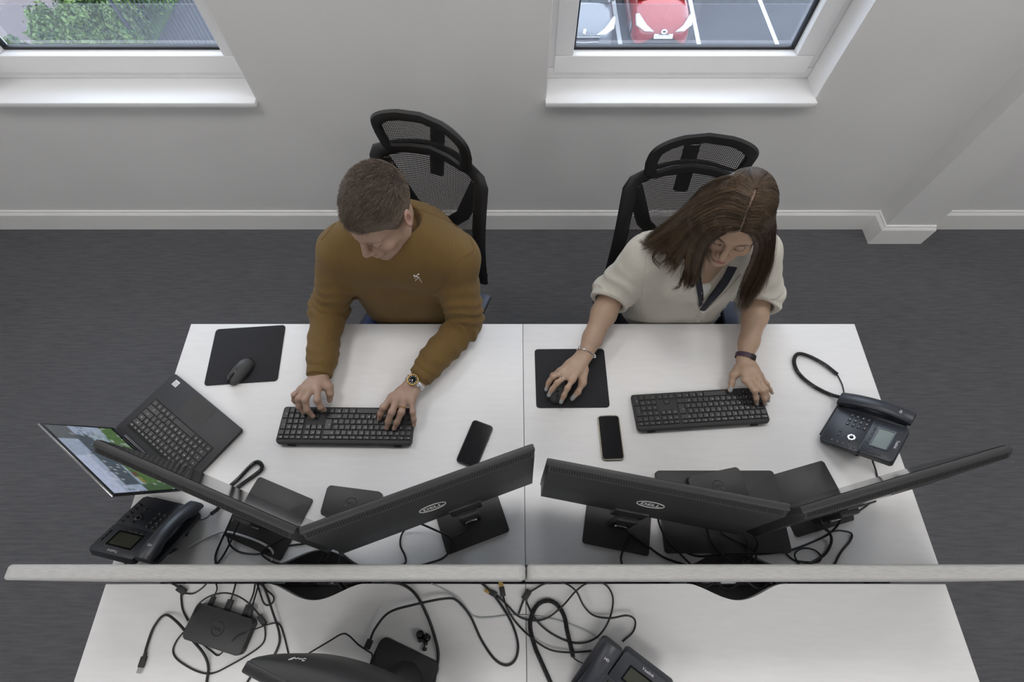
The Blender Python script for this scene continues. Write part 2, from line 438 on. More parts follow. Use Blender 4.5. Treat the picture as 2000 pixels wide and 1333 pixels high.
# cable tray in the gap below the scallops
t = thing('cable_tray', 'dark metal cable tray hanging in the gap between the desks', 'cable tray', (DXS, .036, 0))
b = MB(); b.box(-1.1, 1.1, -.09, .09, .598, .602); b.box(-1.1, 1.1, -.092, -.09, .598, .655); b.box(-1.1, 1.1, .09, .092, .598, .655)
b.build('trough', 'tray_grey', t, smooth=None)
for x in (-1.0, -.35, .35, 1.0):
    MB().box(x - .015, x + .015, -.104, -.092, .598, DZ - .07).build('hanger', 'metal_dark', t, smooth=None)
for x, lab in ((-.56 - DXS, 'left'), (.64 - DXS, 'right')):
    p = thing('power_strip', 'grey power strip lying in the cable tray under the %s cut-out' % lab, 'power strip', (x + DXS, .036, .6022), 0, 'power strips in the tray')
    MB().rbox(-.2, .2, -.03, .03, 0, .045, .005).build('housing', 'grey_plastic', p)
    for k in range(5):
        MB().rbox(-.17 + k * .075, -.17 + k * .075 + .05, -.024, .024, .045, .068, .004).build('plug', 'black_plastic' if k % 2 else 'cable_clear', p)

# fabric desk screens
def screen(label, x0, x1):
    t = thing('desk_screen', label, 'desk screen', ((x0 + x1) / 2, .0335, 0), 0, 'fabric desk screens')
    hw = (x1 - x0) / 2; ht = .0165; z0, z1 = .69, 1.062
    bm = bmesh.new(); bmesh.ops.create_cube(bm, size=1)
    for v in bm.verts: v.co = Vector((v.co.x * 2 * hw, v.co.y * 2 * ht, (z0 + z1) / 2 + v.co.z * (z1 - z0)))
    bmesh.ops.bevel(bm, geom=[e for e in bm.edges if abs(e.verts[0].co.x - e.verts[1].co.x) < 1e-6 and abs(e.verts[0].co.y - e.verts[1].co.y) > 1e-6], offset=.022, segments=4, affect='EDGES', profile=.5)
    bmesh.ops.bevel(bm, geom=[e for e in bm.edges if abs(e.verts[0].co.y - e.verts[1].co.y) < 1e-6], offset=.0075, segments=4, affect='EDGES', profile=.5)
    MB().bm(bm).build('panel', 'screen_fabric', t, smooth=R(60))
    for x in (-hw * .7, hw * .7):
        MB().box(x - .03, x + .03, -.021, -.0166, .69, .715).build('bracket', 'metal_dark', t, smooth=None)
screen('long grey fabric desk screen on the left, behind the man\'s monitors', DX0 - .004, DXS - .007)
screen('long grey fabric desk screen on the right, behind the woman\'s monitors', DXS - .005, DX1 + .004)
# ================================================================== outside: car park two floors down
GZ = -6.7
mat('asphalt', (0.044, 0.045, 0.051), 0.9, var=0.18, scale=4, bump=0.2, bscale=60)
mat('road_paint', (0.55, 0.55, 0.55), 0.7, var=0.06)
mat('block_paving', (0.125, 0.10, 0.098), 0.9, var=0.2, scale=12)
mat('grass', (0.06, 0.11, 0.03), 0.95, var=0.4, scale=9)
mat('leaf_light', (0.12, 0.19, 0.045), 0.55, var=0.35, scale=9)
mat('leaf_dark', (0.045, 0.10, 0.025), 0.55, var=0.35, scale=9)
mat('bark', (0.10, 0.07, 0.05), 0.9)
mat('fence_grey', (0.05, 0.055, 0.065), 0.5)
mat('outer_brick', (0.36, 0.22, 0.17), 0.9, var=0.15, scale=8)
mat('car_red', (0.26, 0.018, 0.016), 0.3, coat=0.8, var=0.02)
mat('car_grey', (0.16, 0.165, 0.18), 0.3, metal=0.3, coat=0.8, var=0.02)
mat('car_glass', (0.03, 0.035, 0.04), 0.08, var=0.02)
mat('car_trim', (0.02, 0.02, 0.022), 0.5)
mat('lamp_glass', (0.6, 0.62, 0.66), 0.12, var=0.1)
mat('tyre', (0.02, 0.02, 0.02), 0.8)
mat('plate', (0.78, 0.78, 0.76), 0.4, var=0.02)
struct(MB().box(-40, 40, 2.2, 70, GZ - .1, GZ).build('ground', 'asphalt', smooth=None))
for k, (a, b) in enumerate((((1198, 0), (1210, 76)), ((1348, 0), (1363, 76)), ((1484, 0), (1514, 76)))):
    p, q = W(*a, GZ + .006), W(*b, GZ + .006); d = (p - q).normalized(); q -= d * 2.5; p += d * 1.2
    n = Vector((-d.y, d.x, 0)) * .06
    lab = ('white bay line between the grey car and the red car', 'white bay line to the right of the red car', 'white bay line in the empty part of the car park')[k]
    o = MB().prism([(v.x, v.y) for v in (q - n, p - n, p + n, q + n)][::-1 if (n.cross(d)).z > 0 else 1], GZ, GZ + .006).build('bay_line', 'road_paint', smooth=None)
    tag(o, lab, 'road marking', 'parking bay lines')
struct(MB().box(-18, -13.7, 11.5, 20, GZ, GZ + .04).build('footpath', 'block_paving', smooth=None))
struct(MB().box(-13.2, -10.3, 11.5, 19, GZ, GZ + .06).build('verge', 'grass', smooth=None))

def car(label, cx, y0, paint, wdt, mark, plate=None, smile=False):
    t = thing('parked_car', label, 'car', (cx, y0, GZ), 0)
    hw = wdt / 2
    st = [(0.0, .62, .30, .52), (.05, .78, .22, .64), (.16, .90, .2, .74), (.40, .97, .2, .82), (.70, 1.0, .2, .88), (.92, 1.0, .2, .93), (1.4, 1.0, .2, .95), (2.6, 1.0, .2, .97), (3.3, .97, .22, .97), (3.6, .9, .3, .9), (3.66, .8, .4, .75)]
    rows = []
    for y, wf, zb, zt in st:
        ring = []
        for k in range(17):
            a = PI * k / 16; c = math.cos(a); s_ = math.sin(a)
            x = -hw * wf * math.copysign(abs(c) ** .45, c); z = zb + (zt - zb) * s_ ** .42 if 0 < k < 16 else zb
            ring.append((x, y, z))
        rows.append(ring)
    b = MB(); b.grid(rows); b.f.append(tuple(range(16, -1, -1))); b.f.append(tuple(range(len(b.v) - 17, len(b.v))))
    body = b.build('body', paint, t, smooth=R(50))
    # cabin: glass house with painted roof
    g = [(.90, .92, .80), (1.62, 1.40, .62), (2.9, 1.40, .60), (3.45, .95, .74)]
    b = MB(); rows = [[(-hw * w_, y, z) if y in (.90, 3.45) else (-hw * w_, y, z) for w_ in (w, )] for y, z, w in g]
    vs = []
    for y, z, w in g: vs += [(-hw * w, y, z), (hw * w, y, z)]
    b.add(vs, [(0, 1, 3, 2), (4, 5, 7, 6)])
    b.add([(-hw * .97, .98, .93), (-hw * .97, 3.4, .95)] + [vs[2], vs[4], vs[0], vs[6]], [(0, 4, 2), (0, 2, 3, 1), (1, 3, 5)])
    b.add([(hw * .97, .98, .93), (hw * .97, 3.4, .95)] + [vs[3], vs[5], vs[1], vs[7]], [(2, 4, 0), (1, 3, 2, 0), (5, 3, 1)])
    b.build('glasshouse', 'car_glass', t, smooth=None)
    MB().rbox(-hw * .63, hw * .63, 1.6, 2.95, 1.39, 1.44, .015).build('roof', paint, t)
    for s_ in (-1, 1):
        MB().tube([(s_ * hw * .80, .9, .93), (s_ * hw * .62, 1.62, 1.41)], .035, 6).build('windscreen_pillar', paint, t)
        mr = MB().rbox(s_ * hw * 1.02 - .09, s_ * hw * 1.02 + .09, 1.05, 1.16, .93, 1.05, .03).build('mirror', paint, t)
        # slanted headlamp following the wing
        L_ = [(.36, -.01, .585), (.62, .08, .71), (.88, .36, .86), (.96, .42, .82), (.93, .18, .65), (.66, .03, .575)]
        vs = [(s_ * hw * x, y - .04, z + .04) for x, y, z in L_] + [(s_ * hw * x, y + .06, z - .04) for x, y, z in L_]
        n = len(L_); fs = [tuple(range(n)), tuple(range(2 * n - 1, n - 1, -1))] + [(i, (i + 1) % n, n + (i + 1) % n, n + i) for i in range(n)]
        MB().add(vs, fs).build('headlamp', 'lamp_glass', t, smooth=None)
        for y in (.75, 2.9):
            w_ = MB().lathe([(.0, -.09), (.27, -.09), (.29, -.05), (.29, .05), (.27, .09), (0, .09)], 20, TM((s_ * (hw - .1), y, .29), ry=PI / 2), cap=False).build('wheel', 'tyre', t)
            MB().lathe([(.0, -.1), (.17, -.095), (.18, -.05), (.18, .05), (.17, .095), (0, .1)], 14, TM((s_ * (hw - .1), y, .29), ry=PI / 2), cap=False).build('hubcap', 'silver', w_)
    for s_ in (-.25, .15):
        MB().tube([(s_ * hw, .93, .935), (s_ * hw + .28, 1.08, 1.045), (s_ * hw + .42, 1.02, 1.0)], .011, 5).build('wiper', 'car_trim', t)
    if smile:   # dark lower bumper in an X shape, with badge and number plate
        MB().add([(-hw * .62, -.02, .30), (hw * .62, -.02, .30), (hw * .16, -.035, .545), (-hw * .16, -.035, .545), (-hw * .5, .1, .28), (hw * .5, .1, .28)],
                 [(0, 1, 2, 3), (0, 4, 5, 1)]).build('lower_grille', 'car_trim', t, smooth=None)
        bd = MB().prism(ellipse(.085, .06, 20), 0, .012, TM((0, -.012, .60), rx=R(60))).build('badge', 'silver', t)
        MB().prism(ellipse(.05, .025, 16), .012, .015, TM((0, -.012, .60), rx=R(60))).build('emblem', 'car_trim', bd)
    else:
        MB().rbox(-hw * .48, hw * .48, -.025, .04, .44, .56, .02).build('grille', 'car_trim', t)
        MB().tube([(-hw * .5, -.03, .56), (-hw * .46, -.035, .43), (0, -.04, .41), (hw * .46, -.035, .43), (hw * .5, -.03, .56), (0, -.03, .555)], .014, 6, closed=True).build('grille_rim', 'silver', t)
        MB().prism([(-.05, -.05), (-.015, -.03), (.0, -.06), (.03, -.05), (.02, 0), (.05, .03), (.02, .07), (-.03, .06), (-.04, .02)], 0, .012, TM((0, .03, .665), rx=R(50))).build('badge', 'silver', t)
    if plate:
        p = MB().rbox(-.26, .26, -.052, -.042, -.056, .056, .004, m=TM((0, 0, .47), rx=R(-24))).build('number_plate', 'plate', t)
        for tx, xo in zip(plate.split(), (-.115, .135)):
            v, f = glyphs(tx, .088); MB().add(v, f, TM((0, 0, .47), rx=R(-24)) @ TM((xo, -.0535, -.004), rx=PI / 2)).build('characters', 'car_trim', p, smooth=None)
    return t
car('red hatchback parked outside the right window', 4.18, 13.70, 'car_red', 1.62, None, 'MX19 NTE', True)
car('silver grey car parked outside, left of the red one', 1.98, 13.55, 'car_grey', 1.74, 'x')

# metal railings: every bar its own part
t = thing('railings', 'dark metal bar railings beyond the left window', 'fence', (-9.1, 13.75, GZ))
bar = MB().box(-.012, .012, -.006, .006, .05, 2.0).mesh('bar', 'fence_grey')
for k in range(26): link('bar', bar, t, (-1.35 + k * .115, 0, 0))
for z in (.16, 1.85): MB().box(-1.4, 1.6, -.02, .02, z, z + .045).build('rail', 'fence_grey', t, smooth=None)
for x in (-1.4, 1.6): MB().rbox(x - .035, x + .035, -.035, .035, -.0, 2.1, .004).build('post', 'fence_grey', t)

def shrub(label, x, y, rx, ry, rz, n, dark):
    t = thing('shrub', label, 'shrub', (x, y, GZ + .06), 0, 'shrubs on the verge')
    r = np.random.default_rng(int(abs(x * 100)))
    d = r.normal(size=(n, 3)); d /= np.linalg.norm(d, axis=1)[:, None]; d[:, 2] = np.abs(d[:, 2]) * 1.0
    lump = 1 + .22 * np.sin(d[:, 0] * 7 + x) * np.sin(d[:, 1] * 8) + .1 * r.normal(size=n)
    c = d * np.array([rx, ry, rz]) * lump[:, None] + np.array([0, 0, rz * .25])
    nrm = d + r.normal(size=(n, 3)) * .6; nrm /= np.linalg.norm(nrm, axis=1)[:, None]
    a = np.cross(nrm, r.normal(size=(n, 3))); a /= np.linalg.norm(a, axis=1)[:, None]; b2 = np.cross(nrm, a)
    s = (.05 + .05 * r.random(n))[:, None]
    V = np.stack([c - a * s, c + b2 * s * .45 + nrm * s * .15, c + a * s, c - b2 * s * .45 + nrm * s * .15], 1).reshape(-1, 3)
    for q, mt in ((0, 'leaf_light'), (1, 'leaf_dark')):
        sel = np.nonzero((r.random(n) < (.65 if dark else .3)) == bool(q))[0]
        me = bpy.data.meshes.new('foliage'); vv = V.reshape(-1, 4, 3)[sel].reshape(-1, 3)
        me.from_pydata(vv.tolist(), [], np.arange(len(vv)).reshape(-1, 4).tolist()); me.materials.append(M(mt))
        tag(link('foliage', me, t), kind='stuff')
    b = MB()
    for k in range(6): an = k * 1.05; b.tube([(0, 0, 0), (rx * .3 * math.cos(an), ry * .3 * math.sin(an), rz * .5), (rx * .7 * math.cos(an), ry * .7 * math.sin(an), rz * .95)], [.03, .02, .008], 5)
    b.build('stems', 'bark', t)
shrub('light green shrub in the middle of the left window', -11.75, 13.75, .52, .55, .85, 2600, False)
shrub('light green shrub beside the dark railings', -10.75, 14.1, .42, .5, .8, 2200, False)
shrub('pale leafy shrub left of the middle one in the left window', -12.75, 13.85, .42, .55, .75, 2200, False)
shrub('dark green shrub at the top edge of the left window', -12.3, 15.3, .7, .6, 1.0, 2600, True)
shrub('dark green shrub behind the one beside the railings', -10.8, 15.4, .6, .5, 1.05, 2200, True)
shrub('low leafy shrub by the paved path at the far left', -13.45, 13.1, .22, .3, .5, 900, True)
# ================================================================== monitors
def monitor(label, xl, yl, xr, yr, ztop, tilt, pv, logo='DELL', chin=.012, pvy=0.0, basex=0.0, lx=0.0):
    """xl..yr: ends of the top front edge (left/right as the camera sees it)"""
    a = Vector((xl, yl, 0)); b = Vector((xr, yr, 0)); c = (a + b) / 2; d = (b - a).normalized()
    rz = math.atan2(d.y, d.x)                       # local +x = camera's right, local -y = towards the camera (back of the screen)
    t = thing('monitor', label, 'monitor', (c.x, c.y, DZ), rz, 'black desk monitors')
    w, h = .5375, .322; hw = w / 2; zt = ztop - DZ
    T = Matrix.Translation((0, 0, zt)) @ Matrix.Rotation(R(tilt), 4, 'X')  # top edge at the origin; tilt leans the head back
    # housing: thin front slab, then a shell that steps back from the top
    MB().rbox(-hw, hw, -.016, 0, -h, 0, .002, m=T).build('bezel', 'monitor_shell', t)
    prof = [(-.0155, -.0015), (-.028, -.014), (-.040, -.15), (-.052, -.272), (-.036, -h + .004)]
    rows = []
    for s_ in (-1, -.985, .985, 1):
        k = 1.0 if abs(s_) < .99 else .0
        rows.append([(s_ * (hw - .002), -.0155 + (y + .0155) * k, z) for y, z in prof])
    MB().grid(rows, T, flip=True).build('back_shell', 'monitor_shell', t, smooth=R(25))
    v = MB(); n = 88                               # cooling slots along the top of the back
    for k in range(n):
        x = -hw + .014 + (w - .028) * k / (n - 1)
        v.box(x - .0016, x + .0016, -.0058, .0058, -.0004, .0005, T @ TM((x * 0, -.0218, -.0078), rx=PI / 4))
    tag(v.build('vent_slots', 'vent_black', t, smooth=None), kind='stuff')
    s_ = MB().box(-hw + .006, hw - .006, .0, .0012, -h + .016, -.006, T).build('display', 'screen_off', t, smooth=None)
    v, f = glyphs(logo, .0215, 0.0, .0004)
    B = T @ TM((lx, -.0388, -.132), rx=PI / 2 - R(6), sc=(1, 1.5, 1))
    lg = MB().add(v, f, B @ TM((0, 0, .001))).build('logo', 'white_print', t, smooth=None)
    MB().tube([(x, y, .0006) for x, y in ellipse(.033, .0175, 40)], .0010, 5, m=B, closed=True).build('logo_ring', 'white_print', lg)
    # stand
    bx, by = basex, pvy
    MB().prism(rrect(bx - .0975, bx + .0975, by - .10, by + .085, .008), 0, .007, bev=.002).build('stand_base', 'monitor_shell', t)
    nk = MB(); yb = -.050
    nk.rbox(bx - .030, bx + .030, yb - .010, yb + .010, .006, zt - .30, .006)
    nk.build('stand_column', 'monitor_shell', t)
    MB().lathe([(.019, -.002), (.019, .002)], 20, TM((bx, yb - .0125, .06), rx=PI / 2)).build('cable_hole', 'steel', t)
    MB().rbox(bx - .045, bx + .045, yb + .006, -.02, zt - .33, zt - .24, .004).build('mount', 'black_plastic', t)
    return t
ZT = 1.18
monitor('angled black monitor over the laptop, leftmost of the four', -.960, .309, -.463, .119, ZT, 2.5, 0, pvy=-.02, basex=-.01)
monitor('black monitor with an oval logo beside the fabric screen seam, left of it', -.455, .118, .046, .299, ZT, 2.5, 0, pvy=-.02, basex=.07)
monitor('black monitor with an oval logo facing the woman, right of the seam', .0815, .266, .607, .166, ZT, 2.5, 0, pvy=-.02, basex=-.02)
monitor('black monitor at the far right reaching past the desk edge', .627, .160, 1.147, .298, ZT, 2.5, 0, pvy=.02, basex=.03)

# ================================================================== keyboards
KU = .0190
def key_rows():
    """(x, y, w, h, legend) in key units, origin at the lower left of the block"""
    K = []
    def row(y, items, h=1.0, x=0.0):
        for it in items:
            w_, s_ = it if isinstance(it, tuple) else (1.0, it)
            if s_ is not None: K.append((x, y, w_, h, s_))
            x += w_
    row(0, [(1.25, 'Ctrl'), (1.25, 'W'), (1.25, 'Alt'), (6.25, ''), (1.25, 'Alt'), (1.25, 'Fn'), (1.25, 'E'), (1.25, 'Ctrl')])
    row(1, [(1.25, 'U'), '\\'] + list('ZXCVBNM') + [',', '.', '/', (2.75, 'U')])
    row(2, [(1.75, 'A')] + list('ASDFGHJKL') + [';', "'", '#'])
    row(3, [(1.5, 'T')] + list('QWERTYUIOP') + ['[', ']'])
    K.append((13.5 + .25, 2, 1.25, 2.0, 'E'))
    row(4, list("`1234567890-=") + [(2.0, 'B')])
    row(5, [(1.2, 'Esc')] + [(1.15, 'F%d' % k) for k in range(1, 13)], h=.72)
    X = 15.25
    row(0, ['<', 'v', '>'], x=X); row(1, [None, '^'], x=X); row(3, ['Del', 'End', 'Pg'], x=X); row(4, ['Ins', 'Hm', 'Pg'], x=X); row(5, ['Pr', 'Sc', 'Br'], h=.72, x=X)
    X = 18.5
    row(0, [(2.0, '0'), '.'], x=X); row(1, list('123'), x=X); row(2, list('456'), x=X); row(3, list('789'), x=X); row(4, list('N/*-'), x=X); row(5, ['C', '<', '>', 'M'], h=.72, x=X)
    K.append((X + 3, 0, 1, 2.0, 'E')); K.append((X + 3, 2, 1, 2.0, '+'))
    return K
def key_mesh(w, h, t, top, cache={}):
    k = (round(w, 4), round(h, 4), t, top)
    if k not in cache:
        b = MB(); o = .0012
        lo = [(-w / 2, -h / 2), (w / 2, -h / 2), (w / 2, h / 2), (-w / 2, h / 2)]; hi = [(x * (1 - 2 * o / w), y * (1 - 2 * o / h)) for x, y in lo]
        vs = [(x, y, 0) for x, y in lo] + [(x, y, t * .75) for x, y in lo] + [(x, y, t) for x, y in hi]
        fs = [(8, 9, 10, 11)] + [(i, (i + 1) % 4, 4 + (i + 1) % 4, 4 + i) for i in range(4)] + [(4 + i, 4 + (i + 1) % 4, 8 + (i + 1) % 4, 8 + i) for i in range(4)]
        cache[k] = b.add(vs, fs).mesh('key', top)
    return cache[k]
def keyboard(label, loc, rz):
    t = thing('keyboard', label, 'keyboard', loc, rz, 'black full-size keyboards')
    w, d = .433, .121; tl = R(4.0)
    T = TM((0, 0, .0085), rx=tl)
    b = MB().prism(rrect(-w / 2, w / 2, -d / 2, d / 2, .006), -.002, .011, T, bev=.002)
    b.build('base', 'black_soft', t)
    # raised strip along the back with a bevel, and the two feet
    MB().rbox(-w / 2 + .004, w / 2 - .004, d / 2 - .013, d / 2 + .003, -.006, .0115, .003, m=T).build('rear_edge', 'black_soft', t)
    for s_ in (-1, 1): MB().rbox(s_ * .17 - .012, s_ * .17 + .012, d / 2 - .004, d / 2 + .006, -.0085 - .0035, -.002, .002, m=T).build('foot', 'black_soft', t)
    lg = MB(); x0 = -.2135; y0 = -d / 2 + .004
    rot = (tl, 0, 0)
    for (x, y, kw, kh, s_) in key_rows():
        cx = x0 + (x + kw / 2) * KU; cy = y0 + (y + kh / 2) * KU * (.985 if y < 5 else .985); g = .0028
        o = link('key', key_mesh(kw * KU - g, kh * KU - g, .0036, 'key_black'), t, T @ Vector((cx, cy, .0108)), rot)
        if s_:
            v, f = glyphs(s_, .0058 if len(s_) == 1 else .0042)
            lg.add(v, f, T @ TM((cx - (kw - 1) * KU * .4 - .002, cy + .0015 * (kh - .5), .01458)))
    lg.build('key_legends', 'white_print', t, smooth=None)
    return t
KBL = Vector((-.5350, .474, DZ)); KBR = Vector((.6175, .5315, DZ))
keyboard('black keyboard under the hands of the man in the mustard jumper', KBL, PI - R(.6))
keyboard('black keyboard under the left hand of the woman in cream', KBR, PI + R(3.7))

# ================================================================== mouse pads and mice
def pad(label, cx, cy, w, d, rz):
    o = MB().prism(rrect(-w / 2, w / 2, -d / 2, d / 2, .011), 0, .0028, bev=.0008).build('mouse_pad', 'pad_black', None, loc=(cx, cy, DZ)); o.rotation_euler = (0, 0, rz)
    return tag(o, label, 'mouse pad', 'black mouse pads')
pad('black mouse pad at the back corner of the left desk, with an idle mouse', -.932, .734, .2465, .2175, R(4.2))
pad('black mouse pad under the woman\'s right hand', .2025, .647, .2445, .2165, R(.5))
def mouse(label, loc, rz):
    t = thing('computer_mouse', label, 'mouse', loc, rz, 'black wireless mice')
    def shell(z_lo, z_hi, sx, sy, hz):
        rows = []
        for j in range(13):
            ph = z_lo + (z_hi - z_lo) * j / 12
            rows.append([(sx * math.cos(ph) * math.copysign(abs(math.cos(a)) ** .8, math.cos(a)) * (1 - .10 * math.cos(2 * a)),
                          sy * math.cos(ph) * math.sin(a), .003 + hz * math.sin(ph) * (1 + .12 * -math.sin(a))) for a in [2 * PI * k / 36 for k in range(36)]])
        return rows
    b = MB(); b.grid(shell(0, PI / 2 * .995, .0300, .0535, .033), closed=True); b.f.append(tuple(range(35, -1, -1)))
    b.build('shell', 'grey_plastic', t, smooth=PI)
    b = MB(); b.grid([[(x * s_, y * s_, z) for x, y in ellipse(.0303, .0538, 36)] for s_, z in ((.97, .0), (1.0, .0015), (1.005, .008), (1.0, .0125))], closed=True)
    b.f.append(tuple(range(35, -1, -1))); b.build('skirt', 'black_plastic', t, smooth=R(50))
    MB().lathe([(.0115, -.0035), (.0125, -.002), (.0125, .002), (.0115, .0035)], 18, TM((0, .024, .0235), ry=PI / 2)).build('scroll_wheel', 'black_plastic', t)
    MB().rbox(-.0012, .0012, .034, .052, .012, .0262, .0004).build('button_seam', 'vent_black', t)
    return t
mouse('black mouse resting at the edge of the left mouse pad', tuple(W(472, 728, DZ + .003)), R(148))
mouse('black mouse held in the woman\'s right hand', tuple(W(1089, 762, DZ + .003)), R(172))

# ================================================================== smartphones
def smartphone(label, c4, case):
    P = [Vector(p) for p in c4]; c = sum(P, Vector()) / 4; dy = ((P[0] + P[1]) - (P[2] + P[3])).normalized()
    rz = math.atan2(dy.y, dy.x) - PI / 2
    t = thing('smartphone', label, 'smartphone', (c.x, c.y, DZ), rz)
    w, h = .0715, .146
    MB().prism(rrect(-w / 2, w / 2, -h / 2, h / 2, .010), 0, .0085, bev=.0025, seg=3).build('case', case, t)
    MB().prism(rrect(-w / 2 + .003, w / 2 - .003, -h / 2 + .003, h / 2 - .003, .008), .0085, .0089).build('screen', 'screen_off', t, smooth=None)
    MB().rbox(w / 2 - .0004, w / 2 + .0008, .02, .032, .003, .006, .0004).build('side_button', case, t)
    if case != 'black_plastic': MB().rbox(-.013, .013, h / 2 - .0024, h / 2 - .0010, .0085, .0091, .0002).build('speaker_slot', 'black_plastic', t)
    return t
mat('case_clear_gold', (0.36, 0.33, 0.24), 0.3, var=0.1)
smartphone('black smartphone lying face up beside the man\'s monitor', [W(925, 823, .739), W(963, 832, .739), W(932, 912, .739), W(889, 903, .739)], 'black_plastic')
smartphone('smartphone in a clear beige case in front of the woman\'s monitor', [W(1165, 811, .739), W(1210, 808, .739), W(1221, 900, .739), W(1176, 902, .739)], 'case_clear_gold')

# ================================================================== docking stations
def dock(label, c, rz, z=DZ, w=.168, d=.088, h=.029):
    t = thing('docking_station', label, 'docking station', (c[0], c[1], z), rz, 'black docking stations')
    MB().prism(rrect(-w / 2, w / 2, -d / 2, d / 2, .010), 0, h, bev=.004, seg=3).build('housing', 'monitor_shell', t)
    v, f = glyphs('DELL', .0095); m = TM((0, 0, h + .0003))
    lg = MB().add(v, f, m).build('logo', 'grey_print', t, smooth=None)
    MB().tube([(x, y, h + .0001) for x, y in ellipse(.0165, .0165, 32)], .0008, 5, closed=True).build('logo_ring', 'grey_print', lg)
    b = MB()
    for k in range(12): b.box(w / 2 - .0012, w / 2 + .0004, -d / 2 + .018 + k * .0042, -d / 2 + .0205 + k * .0042, .006, h - .007)
    tag(b.build('vent_slots', 'vent_black', t, smooth=None), kind='stuff')
    b = MB()
    for x in (-.055, -.02, .012, .045): b.box(x, x + .018, d / 2 - .001, d / 2 + .0003, .009, .016)
    b.build('ports', 'vent_black', t, smooth=None)
    return t
dock('black docking station between the man\'s two monitors', W(688, 985, .745)[:2], R(-7))
DKN = W(428, 1229, .752)
dock('black docking station amid loose cables on the near left desk', DKN[:2], R(-14.5), w=.172)
LAPR = Vector((.6295, .210, DZ))
dock('black docking station stacked on the closed laptop', W(1403, 950, .776)[:2], R(11), z=DZ + .0185, w=.165, d=.088, h=.027)

# ================================================================== laptops
t = thing('laptop', 'closed black laptop lying under the woman\'s two monitors', 'laptop', LAPR, 0)
MB().prism(rrect(-.183, .183, -.1185, .1185, .01), .001, .0105, bev=.002).build('base', 'laptop_shell', t)
MB().prism(rrect(-.183, .183, -.1185, .1185, .01), .0112, .0182, bev=.002).build('lid', 'laptop_shell', t)
for x in (-.13, .13): MB().rbox(x - .02, x + .02, -.1, -.09, -.0, .0015, .0005).build('foot', 'black_soft', t)

def screen_picture():
    m = bpy.data.materials.new('laptop_picture'); m.use_nodes = True; nt = m.node_tree; N = nt.nodes; L = nt.links
    b = N['Principled BSDF']; b.inputs['Roughness'].default_value = .25; b.inputs['Base Color'].default_value = (.01, .01, .012, 1)
    at = N.new('ShaderNodeAttribute'); at.attribute_name = 'Col'
    tc = N.new('ShaderNodeTexCoord'); nz = N.new('ShaderNodeTexNoise'); nz.inputs['Scale'].default_value = 90; nz.inputs['Detail'].default_value = 5
    L.new(tc.outputs['Object'], nz.inputs['Vector'])
    mr = N.new('ShaderNodeMapRange'); mr.inputs[3].default_value = .7; mr.inputs[4].default_value = 1.3; L.new(nz.outputs[0], mr.inputs[0])
    mx = N.new('ShaderNodeVectorMath'); mx.operation = 'SCALE'; L.new(at.outputs['Color'], mx.inputs[0]); L.new(mr.outputs[0], mx.inputs['Scale'])
    L.new(mx.outputs[0], b.inputs['Emission Color']); b.inputs['Emission Strength'].default_value = 0.8
    MATS['laptop_picture'] = m
screen_picture()
